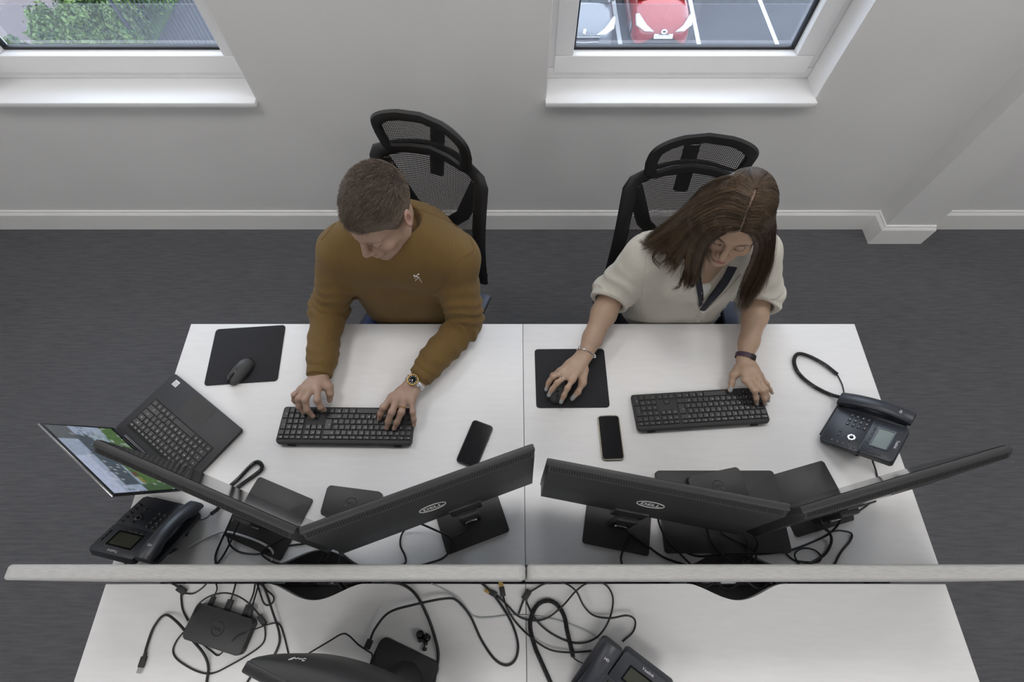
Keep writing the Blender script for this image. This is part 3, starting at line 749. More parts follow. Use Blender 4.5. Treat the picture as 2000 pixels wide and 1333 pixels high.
def open_laptop():
    A, B, C = W(342, 730, .746), W(472, 838, .746), W(220, 832, .746)   # palm-rest corners far/right and hinge corner
    # user edge runs A->B; hinge edge starts at C.  local +x = user's right (towards A), +y = towards the hinge
    xd = (A - B).normalized(); yd = Vector((xd.y * -1, xd.x, 0))
    if yd.dot(C - A) < 0: yd = -yd
    rz = math.atan2(xd.y, xd.x); w, d = .340, .236
    c = (A + B) / 2 + yd * d / 2
    t = thing('laptop', 'open black laptop overhanging the left desk edge, screen lit', 'laptop', (c.x, c.y, DZ), rz)
    fl = 1 if Vector((-math.sin(rz), math.cos(rz), 0)).dot(yd) > 0 else -1
    MB().prism(rrect(-w / 2, w / 2, -d / 2, d / 2, .008), .002, .0158, bev=.002).build('base', 'laptop_shell', t)
    for x in (-.14, .14):
        for y in (-.1, .1): MB().lathe([(.006, 0), (.006, .0022)], 10, TM((x, y, 0))).build('foot', 'black_soft', t)
    MB().prism(rrect(-.052, .052, -d / 2 + .006, -d / 2 + .075, .004), .0158, .0160).build('touchpad', 'black_plastic', t, smooth=None)
    MB().prism(rrect(-.145, .145, -.012 - .012, .091, .003), .0158, .01595).build('key_well', 'vent_black', t, smooth=None)
    s_ = MB().box(.125, .146, -d / 2 + .012, -d / 2 + .032, .0158, .0161).build('sticker', 'white_print', t, smooth=None)
    MB().box(.127, .144, -d / 2 + .016, -d / 2 + .0305, .0161, .0162).build('sticker_print', 'cable_clear', s_, smooth=None)
    u = .0191; x0 = -.143; y0 = -.022; lg = MB()
    rows = [(0, 1, [1.2, 1, 1, 1, 5.2, 1.2, 1, 1.1, 1.1, 1.2], ['Ct', 'Fn', 'W', 'A', '', 'Al', 'Ct', 'H', '<', '>']),
            (1, 1, [2.2] + [1] * 10 + [2.8], ['U'] + list('ZXCVBNM,./') + ['U']),
            (2, 1, [1.7] + [1] * 11 + [2.3], ['A'] + list("ASDFGHJKL;'") + ['E']),
            (3, 1, [1.5] + [1] * 12 + [1.5], ['T'] + list('QWERTYUIOP[]') + ['#']),
            (4, 1, [1] * 13 + [2], list('`1234567890-=') + ['B']),
            (5, .62, [1.15] + [.99] * 14, ['Es'] + ['F%d' % k for k in range(1, 13)] + ['Pr', 'De'])]
    for y, h, ws, ss in rows:
        x = 0
        for w_, s2 in zip(ws, ss):
            cx = x0 + (x + w_ / 2) * u; cy = y0 + (y + h / 2) * u * .985; x += w_
            link('key', key_mesh(w_ * u - .0026, h * u - .0026, .0011, 'key_black'), t, (cx, cy, .01592))
            if s2:
                v, f = glyphs(s2, .0066 if len(s2) == 1 else .0048); lg.add(v, f, TM((cx, cy, .01709)))
    lg.build('key_legends', 'white_print', t, smooth=None)
    MB().tube([(-.12, d / 2 - .004, .0145), (.12, d / 2 - .004, .0145)], .0065, 12).build('hinge', 'black_gloss', t)
    # lid: opens about the hinge
    HZ = .0150; ang = R(LID_ANGLE)
    T = TM((0, d / 2 - .002, HZ), rx=PI / 2 - ang)          # local lid: x across, z... lid plane spans +z from the hinge
    lid = MB().rbox(-w / 2, w / 2, .0, .0055, .004, d - .006, .002, m=T).build('lid', 'laptop_shell', t)
    MB().box(-w / 2 + .001, w / 2 - .001, -.0002, .0001, .010, d - .009, T).build('screen_bezel', 'black_gloss', lid, smooth=None)
    MB().rbox(-w / 2 - .0004, w / 2 + .0004, .001, .0058, d - .0075, d - .0055, .0006, m=T).build('lid_edge', 'silver', lid)
    nx, nz = 56, 34; x1 = w / 2 - .008; z0, z1 = .022, d - .014; rows = []
    for j in range(nz + 1): rows.append([(-x1 + 2 * x1 * i / nx, -.0005, z0 + (z1 - z0) * j / nz) for i in range(nx + 1)])
    b = MB().grid(rows, T); pic = b.build('picture', 'laptop_picture', lid, smooth=None)
    ca = pic.data.color_attributes.new('Col', 'FLOAT_COLOR', 'POINT')
    for j in range(nz + 1):
        for i in range(nx + 1):
            u_, v_ = i / nx, j / nz                     # u: user's left->right, v: bottom->top
            c_ = (.30, .36, .47)
            if v_ > .80 and u_ < .55: c_ = (.42, .47, .62)
            elif v_ < .34 + .12 * math.sin(u_ * 5): c_ = (.07, .14, .04)
            elif v_ < .5 and .08 < u_ < .9: c_ = (.27, .34, .40)
            elif .44 < v_ < .72 and .1 < u_ < .86: c_ = (.06, .08, .10)
            if .36 < v_ < .44 and .12 < u_ < .20: c_ = (.2, .18, .03)
            if .36 < v_ < .46 and .22 < u_ < .28: c_ = (.12, .05, .03)
            if v_ > .7 and u_ > .8: c_ = (.10, .11, .12)
            if u_ < .1 and v_ < .5: c_ = (.05, .10, .04)
            if RNG.random() < .045 and v_ < .8: c_ = (.5, .52, .55)
            if RNG.random() < .09 and .3 < v_ < .75: c_ = (.04, .05, .06)
            ca.data[j * (nx + 1) + i].color = (*c_, 1)
    return t
LID_ANGLE = 106
LAPL = open_laptop()

# ================================================================== desk phones
def desk_phone(label, loc, rz, cord, screen='lcd_dark', handset_cord=True):
    """+y = away from the user, +x = user's right; the handset lies on the user's left"""
    t = thing('desk_phone', label, 'desk phone', loc, rz, 'black office desk phones')
    tl = R(34); T = TM((0, -.086, .018), rx=tl)            # face plane, y up the face from the front edge
    x0, x1, ln = -.105, .105, .195
    MB().prism(rrect(x0 + .058, x1, 0, ln * .60, .008), -.018, 0, T, bev=.003).build('body', 'phone_shell', t)
    b = MB().prism(rrect(x0 + .064, x1 - .004, ln * .58, ln + .012, .007), -.022, .004, T, bev=.003); b.build('display_panel', 'phone_shell', t)
    MB().prism(rrect(x0, x0 + .062, .012, ln, .01), -.016, -.002, T, bev=.003).build('cradle', 'phone_shell', t)
    # folding stand behind
    q = T @ Vector((0, ln * .78, -.02))
    MB().prism([(-.07, .0), (.07, .0), (.05, .02), (-.05, .02)], 0, 1, Matrix(((1, 0, 0, 0), (0, 1, .0, q.y - .012), (0, 0, q.z, 0), (0, 0, 0, 1)))).build('stand', 'phone_shell', t, smooth=None)
    MB().rbox(-.08, .08, -.088, .0, 0, .012, .003).build('foot', 'black_soft', t)
    # display
    fr = MB(); cx = .028; a, c_, y0, y1 = .036, .0, ln * .70, ln * .70 + .042
    for bx in ((cx - a - .004, cx + a + .004, y0 - .004, y0), (cx - a - .004, cx + a + .004, y1, y1 + .004), (cx - a - .004, cx - a, y0, y1), (cx + a, cx + a + .004, y0, y1)): fr.box(*bx, .003, .0062, T)
    dp = fr.build('display_rim', 'black_gloss', t, smooth=None)
    MB().box(cx - a, cx + a, y0, y1, .003, .0046, T).build('display', screen, dp, smooth=None)
    k = key_mesh(.0125, .0052, .0022, 'key_black')
    for i in range(4): link('soft_key', k, t, T @ Vector((cx - .028 + i * .0187, y0 - .010, .0036)), (tl, 0, 0))
    k = key_mesh(.005, .0115, .0022, 'key_black')
    for i in range(3): link('line_key', k, t, T @ Vector((x1 - .014, y0 + .006 + i * .0135, .0036)), (tl, 0, 0))
    k = key_mesh(.0125, .0085, .003, 'key_black'); lg = MB()
    for r_ in range(4):
        for c2 in range(3):
            p = (-.028 + c2 * .0185, .100 - r_ * .0165)
            link('dial_key', k, t, T @ Vector((*p, -.0004)), (tl, 0, 0))
            v, f = glyphs('123456789*0#'[r_ * 3 + c2], .0062); lg.add(v, f, T @ TM((*p, .0028)))
    lg.build('dial_legends', 'white_print', t, smooth=None)
    k = key_mesh(.0115, .0072, .0028, 'key_black')
    for i in range(5): link('function_key', k, t, T @ Vector((.092, .034 + i * .0165, -.0004)), (tl, 0, 0))
    k = key_mesh(.010, .0065, .0028, 'key_black')
    for i in range(2): link('volume_key', k, t, T @ Vector((.046 + i * .016, .044, -.0004)), (tl, 0, 0))
    nv = MB().prism([(.0165, 0), (.007, .007), (0, .0165), (-.007, .007), (-.0165, 0), (-.007, -.007), (0, -.0165), (.007, -.007)], -.001, .0022, T @ TM((.058, .080, 0)), bev=.0006).build('navigation_pad', 'silver', t)
    MB().lathe([(.0062, 0), (.0062, .0034), (.005, .0042)], 18, T @ TM((.058, .080, 0))).build('ok_button', 'black_gloss', nv)
    for an in range(4): MB().lathe([(.0036, 0), (.0036, .0030)], 12, T @ TM((.058 + .014 * math.cos(an * PI / 2), .080 + .014 * math.sin(an * PI / 2), 0))).build('round_button', 'key_black', nv)
    v, f = glyphs('Yealink', .0115); MB().add(v, f, T @ TM((cx + .004, ln + .001, .0043))).build('lettering', 'white_print', t, smooth=None)
    # handset: arched bar with two blunt ends
    H = T @ TM((x0 + .030, .0, .0)); rows = []
    N_ = 22
    for i in range(N_ + 1):
        s_ = i / N_; y = -.006 + .212 * s_; arch = math.sin(PI * s_) ** .8
        zt_ = .022 + .020 * arch; zb_ = .004 + .022 * (math.sin(PI * min(max((s_ - .2) / .6, 0), 1)) ** .6)
        w_ = .0245 - .0025 * arch
        rows.append([(x, y, z) for x, z in ((-w_, zb_ + .003), (-w_, zt_ - .006), (-w_ + .006, zt_ - .001), (0, zt_ + .0006), (w_ - .006, zt_ - .001), (w_, zt_ - .006), (w_, zb_ + .003), (w_ - .004, zb_), (-w_ + .004, zb_))])
    b = MB(); b.grid(rows, H, closed=True, flip=True); n = 9; b.f.append(tuple(range(n))); b.f.append(tuple(range(len(b.v) - 1, len(b.v) - n - 1, -1)))
    hs = b.build('handset', 'phone_shell', t, smooth=R(45))
    t.scale = (PS, PS, PS)
    v, f = glyphs('HD', .0095); MB().add(v, f, H @ TM((.002, .172, .0365), rx=R(-22))).build('handset_lettering', 'white_print', hs, smooth=None)
    if cord:
        iv = (Matrix.Translation(loc) @ Matrix.Rotation(rz, 4, 'Z') @ Matrix.Scale(PS, 4)).inverted()
        pts = [iv @ Vector(p) for p in smooth_path(cord, 12)]
        MB().tube(helix(pts, .0052, .0043, 9), .0019, 5).build('coiled_cord', 'cable_black', hs, smooth=PI)
    return t
PS = .94
def phone_at(px, py, face, rz):
    """phone position from the pixel of one mark on its face"""
    x, yf = face; tl = R(34); p = Vector((x, -.086 + yf * math.cos(tl), .018 + yf * math.sin(tl))) * PS
    q = W(px, py, DZ + p.z) - Matrix.Rotation(rz, 3, 'Z') @ Vector((p.x, p.y, 0)); q.z = DZ; return q
def cordpts(l, z=DZ + .008): return [W(p[0], p[1], p[2] if len(p) > 2 else z) for p in l]
PHR_ROT = R(-131); PHR_LOC = phone_at(1663, 855, (.058, .080), PHR_ROT)
desk_phone('blue-sheened desk phone at the right edge of the woman\'s desk', PHR_LOC, PHR_ROT, cordpts([(1636, 732), (1610, 712), (1580, 696), (1558, 692), (1551, 708), (1562, 732), (1590, 755), (1625, 772), (1660, 780, .76)]), 'lcd')
PHL_ROT = R(168); PHL_LOC = phone_at(269, 1013, (.058, .080), PHL_ROT)
desk_phone('black desk phone at the left edge below the open laptop', PHL_LOC, PHL_ROT, cordpts([(446, 953), (466, 935), (492, 908), (505, 903), (512, 915), (495, 930), (470, 948), (440, 975), (425, 995), (412, 1005, .745)]))
PH3_ROT = R(-35); PH3_LOC = phone_at(1266, 1312, (.032, .196), PH3_ROT)
desk_phone('black desk phone at the bottom edge on the near right desk', PH3_LOC, PH3_ROT, cordpts([(1119, 1284), (1116, 1268), (1108, 1235), (1102, 1205), (1088, 1182), (1070, 1174), (1050, 1182), (1038, 1205), (1036, 1230), (1045, 1265), (1060, 1300), (1080, 1345)]))
# ================================================================== mesh office chairs
def mesh_net(name, col, cell, gap):
    """open knit: real holes through alpha from a cell pattern in object space"""
    m = bpy.data.materials.new(name); m.use_nodes = True; nt = m.node_tree; N = nt.nodes; L = nt.links
    b = N['Principled BSDF']; b.inputs['Base Color'].default_value = (*col, 1); b.inputs['Roughness'].default_value = .7
    tc = N.new('ShaderNodeTexCoord'); sp = N.new('ShaderNodeSeparateXYZ'); L.new(tc.outputs['Object'], sp.inputs[0])
    def tri(out, sc, ph=None):
        a = N.new('ShaderNodeMath'); a.operation = 'MULTIPLY'; a.inputs[1].default_value = 2 * PI / sc; L.new(out, a.inputs[0])
        if ph is not None:
            q = N.new('ShaderNodeMath'); q.operation = 'ADD'; L.new(a.outputs[0], q.inputs[0]); L.new(ph, q.inputs[1]); a = q
        s = N.new('ShaderNodeMath'); s.operation = 'SINE'; L.new(a.outputs[0], s.inputs[0]); return s
    sx = tri(sp.outputs['X'], cell); sz = tri(sp.outputs['Z'], cell * 1.35)
    mx = N.new('ShaderNodeMath'); mx.operation = 'ADD'; L.new(sx.outputs[0], mx.inputs[0]); L.new(sz.outputs[0], mx.inputs[1])
    g = N.new('ShaderNodeMath'); g.operation = 'LESS_THAN'; g.inputs[1].default_value = gap; L.new(mx.outputs[0], g.inputs[0])
    L.new(g.outputs[0], b.inputs['Alpha']); MATS[name] = m
mesh_net('chair_net', (0.012, 0.012, 0.013), .0052, .35)
mat('chair_frame', (0.010, 0.010, 0.011), 0.5, var=0.05)
mat('seat_fabric', (0.03, 0.035, 0.055), 0.9, var=0.15, scale=150)
mat('arm_pad', (0.05, 0.062, 0.10), 0.45, var=0.05)

def office_chair(label, loc, rz, recl, dz=0.0):
    """seat centre at the origin, facing local -y"""
    t = thing('office_chair', label, 'office chair', loc, rz, 'black mesh office chairs')
    # star base, castors, column
    for k in range(5):
        a = R(90 + 72 * k); c, s_ = math.cos(a), math.sin(a)
        lg = MB().tube([(c * .03, s_ * .03, .115), (c * .16, s_ * .16, .10), (c * .30, s_ * .30, .075)], [.026, .022, .016], 8).build('base_arm', 'chair_frame', t)
        for e in (-1, 1):
            MB().lathe([(.006, -.009), (.024, -.008), (.026, 0), (.024, .008), (.006, .009)], 16, TM((c * .30 - s_ * .013 * e, s_ * .30 + c * .013 * e, .0265), rz=a + PI / 2, ry=PI / 2)).build('castor', 'chair_frame', lg)
    MB().lathe([(.03, .09), (.03, .22), (.019, .22), (.019, .40)], 18).build('gas_column', 'chair_frame', t)
    MB().rbox(-.09, .09, -.12, .13, .385, .425, .01).build('tilt_mechanism', 'chair_frame', t)
    # seat cushion with a waterfall front edge
    rows = []
    for j in range(15):
        v = j / 14; y = -.235 + .46 * v; w = .245 * (1 - .16 * v ** 2)
        z = .475 - .035 * max(0, (.18 - v) / .18) ** 2
        rows.append([(w * math.copysign(abs(math.cos(a)) ** .35, math.cos(a)) * (1 - .04 * (j in (0, 14))), y, z + (.028 if 0 < j < 14 else .012) * math.copysign(abs(math.sin(a)) ** .5, math.sin(a)) - .006 * (math.cos(a) ** 2 < .3)) for a in [2 * PI * k / 28 for k in range(28)]])
    b = MB(); b.grid(rows, closed=True); b.f.append(tuple(range(27, -1, -1))); b.f.append(tuple(range(len(b.v) - 28, len(b.v)))); b.build('seat', 'seat_fabric', t, smooth=R(60))
    # backrest: curved frame, net, and an X-shaped brace behind the net
    RC = TM((0, .235, .50 + dz), rx=-R(recl))
    def bow(x): return .062 * (1 - (x / .21) ** 2)
    def pt(x, z): return Vector((x, bow(x) + .03 * math.sin((z - .05) / .55 * PI) * -1, z))
    H0, H1 = .03, .575
    def hw(z): return .190 + .015 * min(1, max(0, (z - H0) / (H1 - H0)))
    top = [(x, H1 + .030 * (1 - (x / .205) ** 2)) for x in np.linspace(-.195, .195, 15)]
    out = [(-hw(z), z) for z in np.linspace(H0, H1 - .02, 12)] + top + [(hw(z), z) for z in np.linspace(H1 - .02, H0, 12)] + [(x, H0 - .012 * (1 - (x / .2) ** 2)) for x in np.linspace(.175, -.175, 9)]
    MB().tube([pt(x * .95, z) for x, z in out], .026, 8, m=RC, closed=True, flat=.5, up=(0, 1, 0)).build('back_frame', 'chair_frame', t)
    rows = []
    for z in np.linspace(H0, H1 + .03, 22):
        w = hw(min(z, H1)) * .97
        rows.append([pt(x, min(z, H1 + .028 * (1 - (x / .205) ** 2))) for x in np.linspace(-w, w, 22)])
    MB().grid(rows, RC).build('back_net', 'chair_net', t, smooth=PI)
    for s_ in (-1, 1):
        MB().tube([RC @ (pt(s_ * .175, .545) + Vector((0, .014, 0))), RC @ (pt(s_ * .10, .36) + Vector((0, .022, 0))), RC @ (pt(0, .24) + Vector((0, .03, 0)))], .027, 8, flat=.35, up=(0, 1, .1)).build('back_brace', 'chair_frame', t)
        MB().tube([RC @ (pt(s_ * .19, .06) + Vector((0, .014, 0))), RC @ (pt(0, .24) + Vector((0, .03, 0)))], .027, 8, flat=.35, up=(0, 1, .1)).build('back_brace', 'chair_frame', t)
    MB().tube([RC @ (pt(0, .24) + Vector((0, .035, 0))), RC @ (pt(0, .05) + Vector((0, .05, 0))), Vector((0, .20, .40)), Vector((0, .05, .40))], .028, 8, flat=.6).build('back_spine', 'chair_frame', t)
    # headrest on a flat post
    MB().tube([RC @ (pt(0, .50) + Vector((0, .016, 0))), RC @ (pt(0, .61) + Vector((0, .026, 0))), RC @ (pt(0, .66) + Vector((0, .030, 0)))], .027, 8, flat=.35, up=(0, 1, .1)).build('headrest_post', 'chair_frame', t)
    HR = RC @ TM((0, .050, .595), rx=R(8))
    def hp(x, z): return Vector((x, -.055 * (x / .165) ** 2 + .025 * ((z - .07) / .07) ** 2 * -.5, z))
    ot = []
    for k in range(44):
        a = 2 * PI * k / 44; c, s_ = math.cos(a), math.sin(a)
        x = .150 * math.copysign(abs(c) ** .38, c); z = .080 + .073 * math.copysign(abs(s_) ** .42, s_) + .012 * (1 - (x / .16) ** 2)
        ot.append((x * (1 - .03 * (z < .05)), z))
    MB().tube([hp(x, z) for x, z in ot], .0200, 8, m=HR, closed=True, flat=.55, up=(0, 1, 0)).build('headrest_frame', 'chair_frame', t)
    rows = []
    for z in np.linspace(.010, .150, 12):
        f_ = 1 - abs((z - .08) / .068) ** 5 * .25; rows.append([hp(x, z + .012 * (1 - (x / .16) ** 2) * ((z - .012) / .136)) for x in np.linspace(-.145 * f_, .145 * f_, 18)])
    MB().grid(rows, HR).build('headrest_net', 'chair_net', t, smooth=PI)
    # armrests
    for s_ in (-1, 1):
        MB().tube([(s_ * .13, .05, .415), (s_ * .235, .05, .43), (s_ * .244, .04, .52), (s_ * .244, .03, .645)], .020, 8, flat=.6).build('arm_support', 'chair_frame', t)
        ap = MB().rbox(s_ * .244 - .030, s_ * .244 + .030, -.06, .14, .645, .662, .006).build('arm_rest', 'chair_frame', t)
        MB().rbox(s_ * .244 - .026, s_ * .244 + .026, -.056, .136, .660, .668, .004).build('arm_pad', 'arm_pad', ap)
    return t
CH_W = (.585, .925, 0); CH_M = (-.385, .985, 0)
office_chair('black mesh chair with headrest behind the woman in cream', CH_W, R(-2), 5, -.02)
office_chair('black mesh chair with headrest turned aside behind the man', CH_M, R(-21), 5, .02)
# ================================================================== implicit-surface modelling (smooth blends, one closed skin)
class Field:
    def __init__(s, lo, hi, res):
        s.lo = np.array(lo, float); s.res = res
        s.n = np.ceil((np.array(hi) - s.lo) / res).astype(int) + 1
        s.ax = [(s.lo[i] + res * np.arange(s.n[i])).astype(np.float32) for i in range(3)]
        s.F = np.full(s.n, 0.08, np.float32)
    def sub(s, lo, hi):
        a = np.clip(np.floor((np.array(lo) - s.lo) / s.res).astype(int), 0, s.n); b = np.clip(np.ceil((np.array(hi) - s.lo) / s.res).astype(int) + 1, 0, s.n)
        return tuple(slice(a[i], b[i]) for i in range(3))
    def pts(s, sl): return s.ax[0][sl[0]][:, None, None], s.ax[1][sl[1]][None, :, None], s.ax[2][sl[2]][None, None, :]
    def put(s, sl, d, k, op):
        A = s.F[sl]
        if A.size == 0: return
        if op == 'u':
            if k <= 0: s.F[sl] = np.minimum(A, d)
            else: h = np.clip(.5 + .5 * (d - A) / k, 0, 1); s.F[sl] = d * (1 - h) + A * h - k * h * (1 - h)
        else:
            d = -d
            if k <= 0: s.F[sl] = np.maximum(A, d)
            else: h = np.clip(.5 - .5 * (d - A) / k, 0, 1); s.F[sl] = d * (1 - h) + A * h + k * h * (1 - h)
    def cone(s, a, b, ra, rb, k=.01, op='u', wide=None, ws=1.0):
        """tapered capsule; wide/ws: direction in which the section is stretched"""
        a = np.array(a, float); b = np.array(b, float); m = max(ra, rb) * max(ws, 1) + k + 2 * s.res + .004
        sl = s.sub(np.minimum(a, b) - m, np.maximum(a, b) + m); X, Y, Z = s.pts(sl); ab = b - a; L2 = max(ab @ ab, 1e-9)
        t = np.clip(((X - a[0]) * ab[0] + (Y - a[1]) * ab[1] + (Z - a[2]) * ab[2]) / L2, 0, 1)
        qx, qy, qz = X - a[0] - t * ab[0], Y - a[1] - t * ab[1], Z - a[2] - t * ab[2]; r = ra + (rb - ra) * t
        if wide is not None:
            w = np.array(wide, float); w /= np.linalg.norm(w); c = qx * w[0] + qy * w[1] + qz * w[2]; e = c * (1 / ws - 1)
            qx, qy, qz = qx + e * w[0], qy + e * w[1], qz + e * w[2]
        s.put(sl, (np.sqrt(qx * qx + qy * qy + qz * qz) - r).astype(np.float32), k, op); return s
    def chain(s, P, Rr, k=.006, op='u', k0=None):
        for i in range(len(P) - 1): s.cone(P[i], P[i + 1], Rr[i], Rr[i + 1], k if (i or k0 is None) else k0, op)
        return s
    def ell(s, c, rad, k=.01, op='u', rot=None):
        c = np.array(c, float); rad = np.array(rad, float); m = rad.max() + k + 2 * s.res + .004
        sl = s.sub(c - m, c + m); X, Y, Z = s.pts(sl); x, y, z = X - c[0], Y - c[1], Z - c[2]
        if rot is not None: q = [rot[0, i] * x + rot[1, i] * y + rot[2, i] * z for i in range(3)]
        else: q = [x, y, z]
        k0 = np.sqrt(sum((q[i] / rad[i]) ** 2 for i in range(3))); k1 = np.sqrt(sum((q[i] / rad[i] ** 2) ** 2 for i in range(3)))
        s.put(sl, (k0 * (k0 - 1) / np.maximum(k1, 1e-6)).astype(np.float32), k, op); return s
    def half(s, p, n, k=.0):
        """keep the side the normal points away from"""
        n = np.array(n, float); n /= np.linalg.norm(n); X, Y, Z = s.pts((slice(None),) * 3)
        d = (X - p[0]) * n[0] + (Y - p[1]) * n[1] + (Z - p[2]) * n[2]; s.put((slice(None),) * 3, (-d).astype(np.float32), k, 's'); return s
    def warp(s, fn): s.F += fn(*s.pts((slice(None),) * 3)).astype(np.float32); return s
    def mesh(s):
        F = s.F; I = F < 0; n = s.n
        cnt = np.zeros(n - 1, np.int8)
        for dx in (0, 1):
            for dy in (0, 1):
                for dz in (0, 1): cnt += I[dx:n[0] - 1 + dx, dy:n[1] - 1 + dy, dz:n[2] - 1 + dz]
        act = (cnt > 0) & (cnt < 8); ids = np.full(n - 1, -1, np.int64); c = np.argwhere(act); ids[act] = np.arange(len(c))
        acc = np.zeros((len(c), 3)); num = np.zeros(len(c))
        off = np.array([(dx, dy, dz) for dx in (0, 1) for dy in (0, 1) for dz in (0, 1)])
        val = np.stack([F[c[:, 0] + o[0], c[:, 1] + o[1], c[:, 2] + o[2]] for o in off], 1)
        for a in range(8):
            for b in range(a + 1, 8):
                if abs(off[a] - off[b]).sum() != 1: continue
                va, vb = val[:, a], val[:, b]; m = (va < 0) != (vb < 0)
                t = va[m] / (va[m] - vb[m]); acc[m] += off[a] + t[:, None] * (off[b] - off[a]); num[m] += 1
        V = (c + acc / num[:, None]) * s.res + s.lo; Q = []
        for ax in range(3):
            o1, o2 = [(1, 2), (2, 0), (0, 1)][ax]
            sl0 = [slice(None)] * 3; sl1 = [slice(None)] * 3; sl0[ax] = slice(0, -1); sl1[ax] = slice(1, None)
            e = np.argwhere(I[tuple(sl0)] != I[tuple(sl1)]); e = e[(e[:, o1] > 0) & (e[:, o2] > 0) & (e[:, o1] < n[o1] - 1) & (e[:, o2] < n[o2] - 1)]
            q = []
            for d1, d2 in ((0, 0), (-1, 0), (-1, -1), (0, -1)):
                g = e.copy(); g[:, o1] += d1; g[:, o2] += d2; q.append(ids[g[:, 0], g[:, 1], g[:, 2]])
            q = np.stack(q, 1); fl = I[e[:, 0], e[:, 1], e[:, 2]]; q[~fl] = q[~fl][:, ::-1]; Q.append(q)
        return V, np.concatenate(Q)

def np_mesh(name, V, Q, m, cols=None, smooth=True):
    me = bpy.data.meshes.new(name); V = np.asarray(V, np.float32); Q = np.asarray(Q, np.int32)
    me.vertices.add(len(V)); me.vertices.foreach_set('co', V.ravel())
    k = Q.shape[1]; me.loops.add(Q.size); me.loops.foreach_set('vertex_index', Q.ravel()); me.polygons.add(len(Q))
    me.polygons.foreach_set('loop_start', np.arange(0, Q.size, k, dtype=np.int32)); me.polygons.foreach_set('loop_total', np.full(len(Q), k, np.int32))
    me.update(calc_edges=True); me.validate()
    if smooth: me.polygons.foreach_set('use_smooth', np.ones(len(me.polygons), bool))
    if cols is not None:
        c = me.color_attributes.new('Col', 'FLOAT_COLOR', 'POINT'); c.data.foreach_set('color', np.concatenate([cols, np.ones((len(cols), 1))], 1).astype(np.float32).ravel())
    me.materials.append(M(m)); return me

def relax(V, Q, it=2, lam=.5):
    """light Laplacian smoothing to remove voxel stepping"""
    E = np.concatenate([Q[:, [0, 1]], Q[:, [1, 2]], Q[:, [2, 3]], Q[:, [3, 0]]]); E = np.concatenate([E, E[:, ::-1]])
    cnt = np.bincount(E[:, 0], minlength=len(V))[:, None]
    for _ in range(it):
        s = np.stack([np.bincount(E[:, 0], V[E[:, 1], i], len(V)) for i in range(3)], 1); V = V + lam * (s / np.maximum(cnt, 1) - V)
    return V

def strands(curves, rad, cols, n=3):
    """curves (N,K,3) -> thin tapering tubes"""
    C = np.asarray(curves); N_, K_, _ = C.shape
    T = np.gradient(C, axis=1); T /= np.linalg.norm(T, axis=2, keepdims=True) + 1e-9
    ref = np.array([.3, .2, .93]); a = np.cross(T, ref); a /= np.linalg.norm(a, axis=2, keepdims=True) + 1e-9; b = np.cross(T, a)
    rr = np.linspace(1, .35, K_)[None, :, None] * np.asarray(rad).reshape(-1, 1, 1)
    V = np.stack([C + rr * (a * math.cos(2 * PI * j / n) + b * math.sin(2 * PI * j / n)) for j in range(n)], 2)
    idx = np.arange(N_ * K_ * n).reshape(N_, K_, n); Q = []
    for j in range(n): Q.append(np.stack([idx[:, :-1, j], idx[:, :-1, (j + 1) % n], idx[:, 1:, (j + 1) % n], idx[:, 1:, j]], -1).reshape(-1, 4))
    col = np.repeat(np.asarray(cols)[:, None, :], K_ * n, 1).reshape(-1, 3)
    return V.reshape(-1, 3), np.concatenate(Q), col

def head_basis(yaw, pitch, roll):
    yaw, pitch, roll = R(yaw), R(pitch), R(roll)
    f = np.array([-math.sin(yaw) * math.cos(pitch), -math.cos(yaw) * math.cos(pitch), -math.sin(pitch)])
    u0 = np.array([-math.sin(yaw) * math.sin(pitch), -math.cos(yaw) * math.sin(pitch), math.cos(pitch)]); x0 = np.cross(-f, u0)
    u = math.cos(roll) * u0 + math.sin(roll) * x0
    return np.stack([np.cross(-f, u), -f, u], 1)

def smooth01(a, b, x): t = np.clip((x - a) / (b - a), 0, 1); return t * t * (3 - 2 * t)

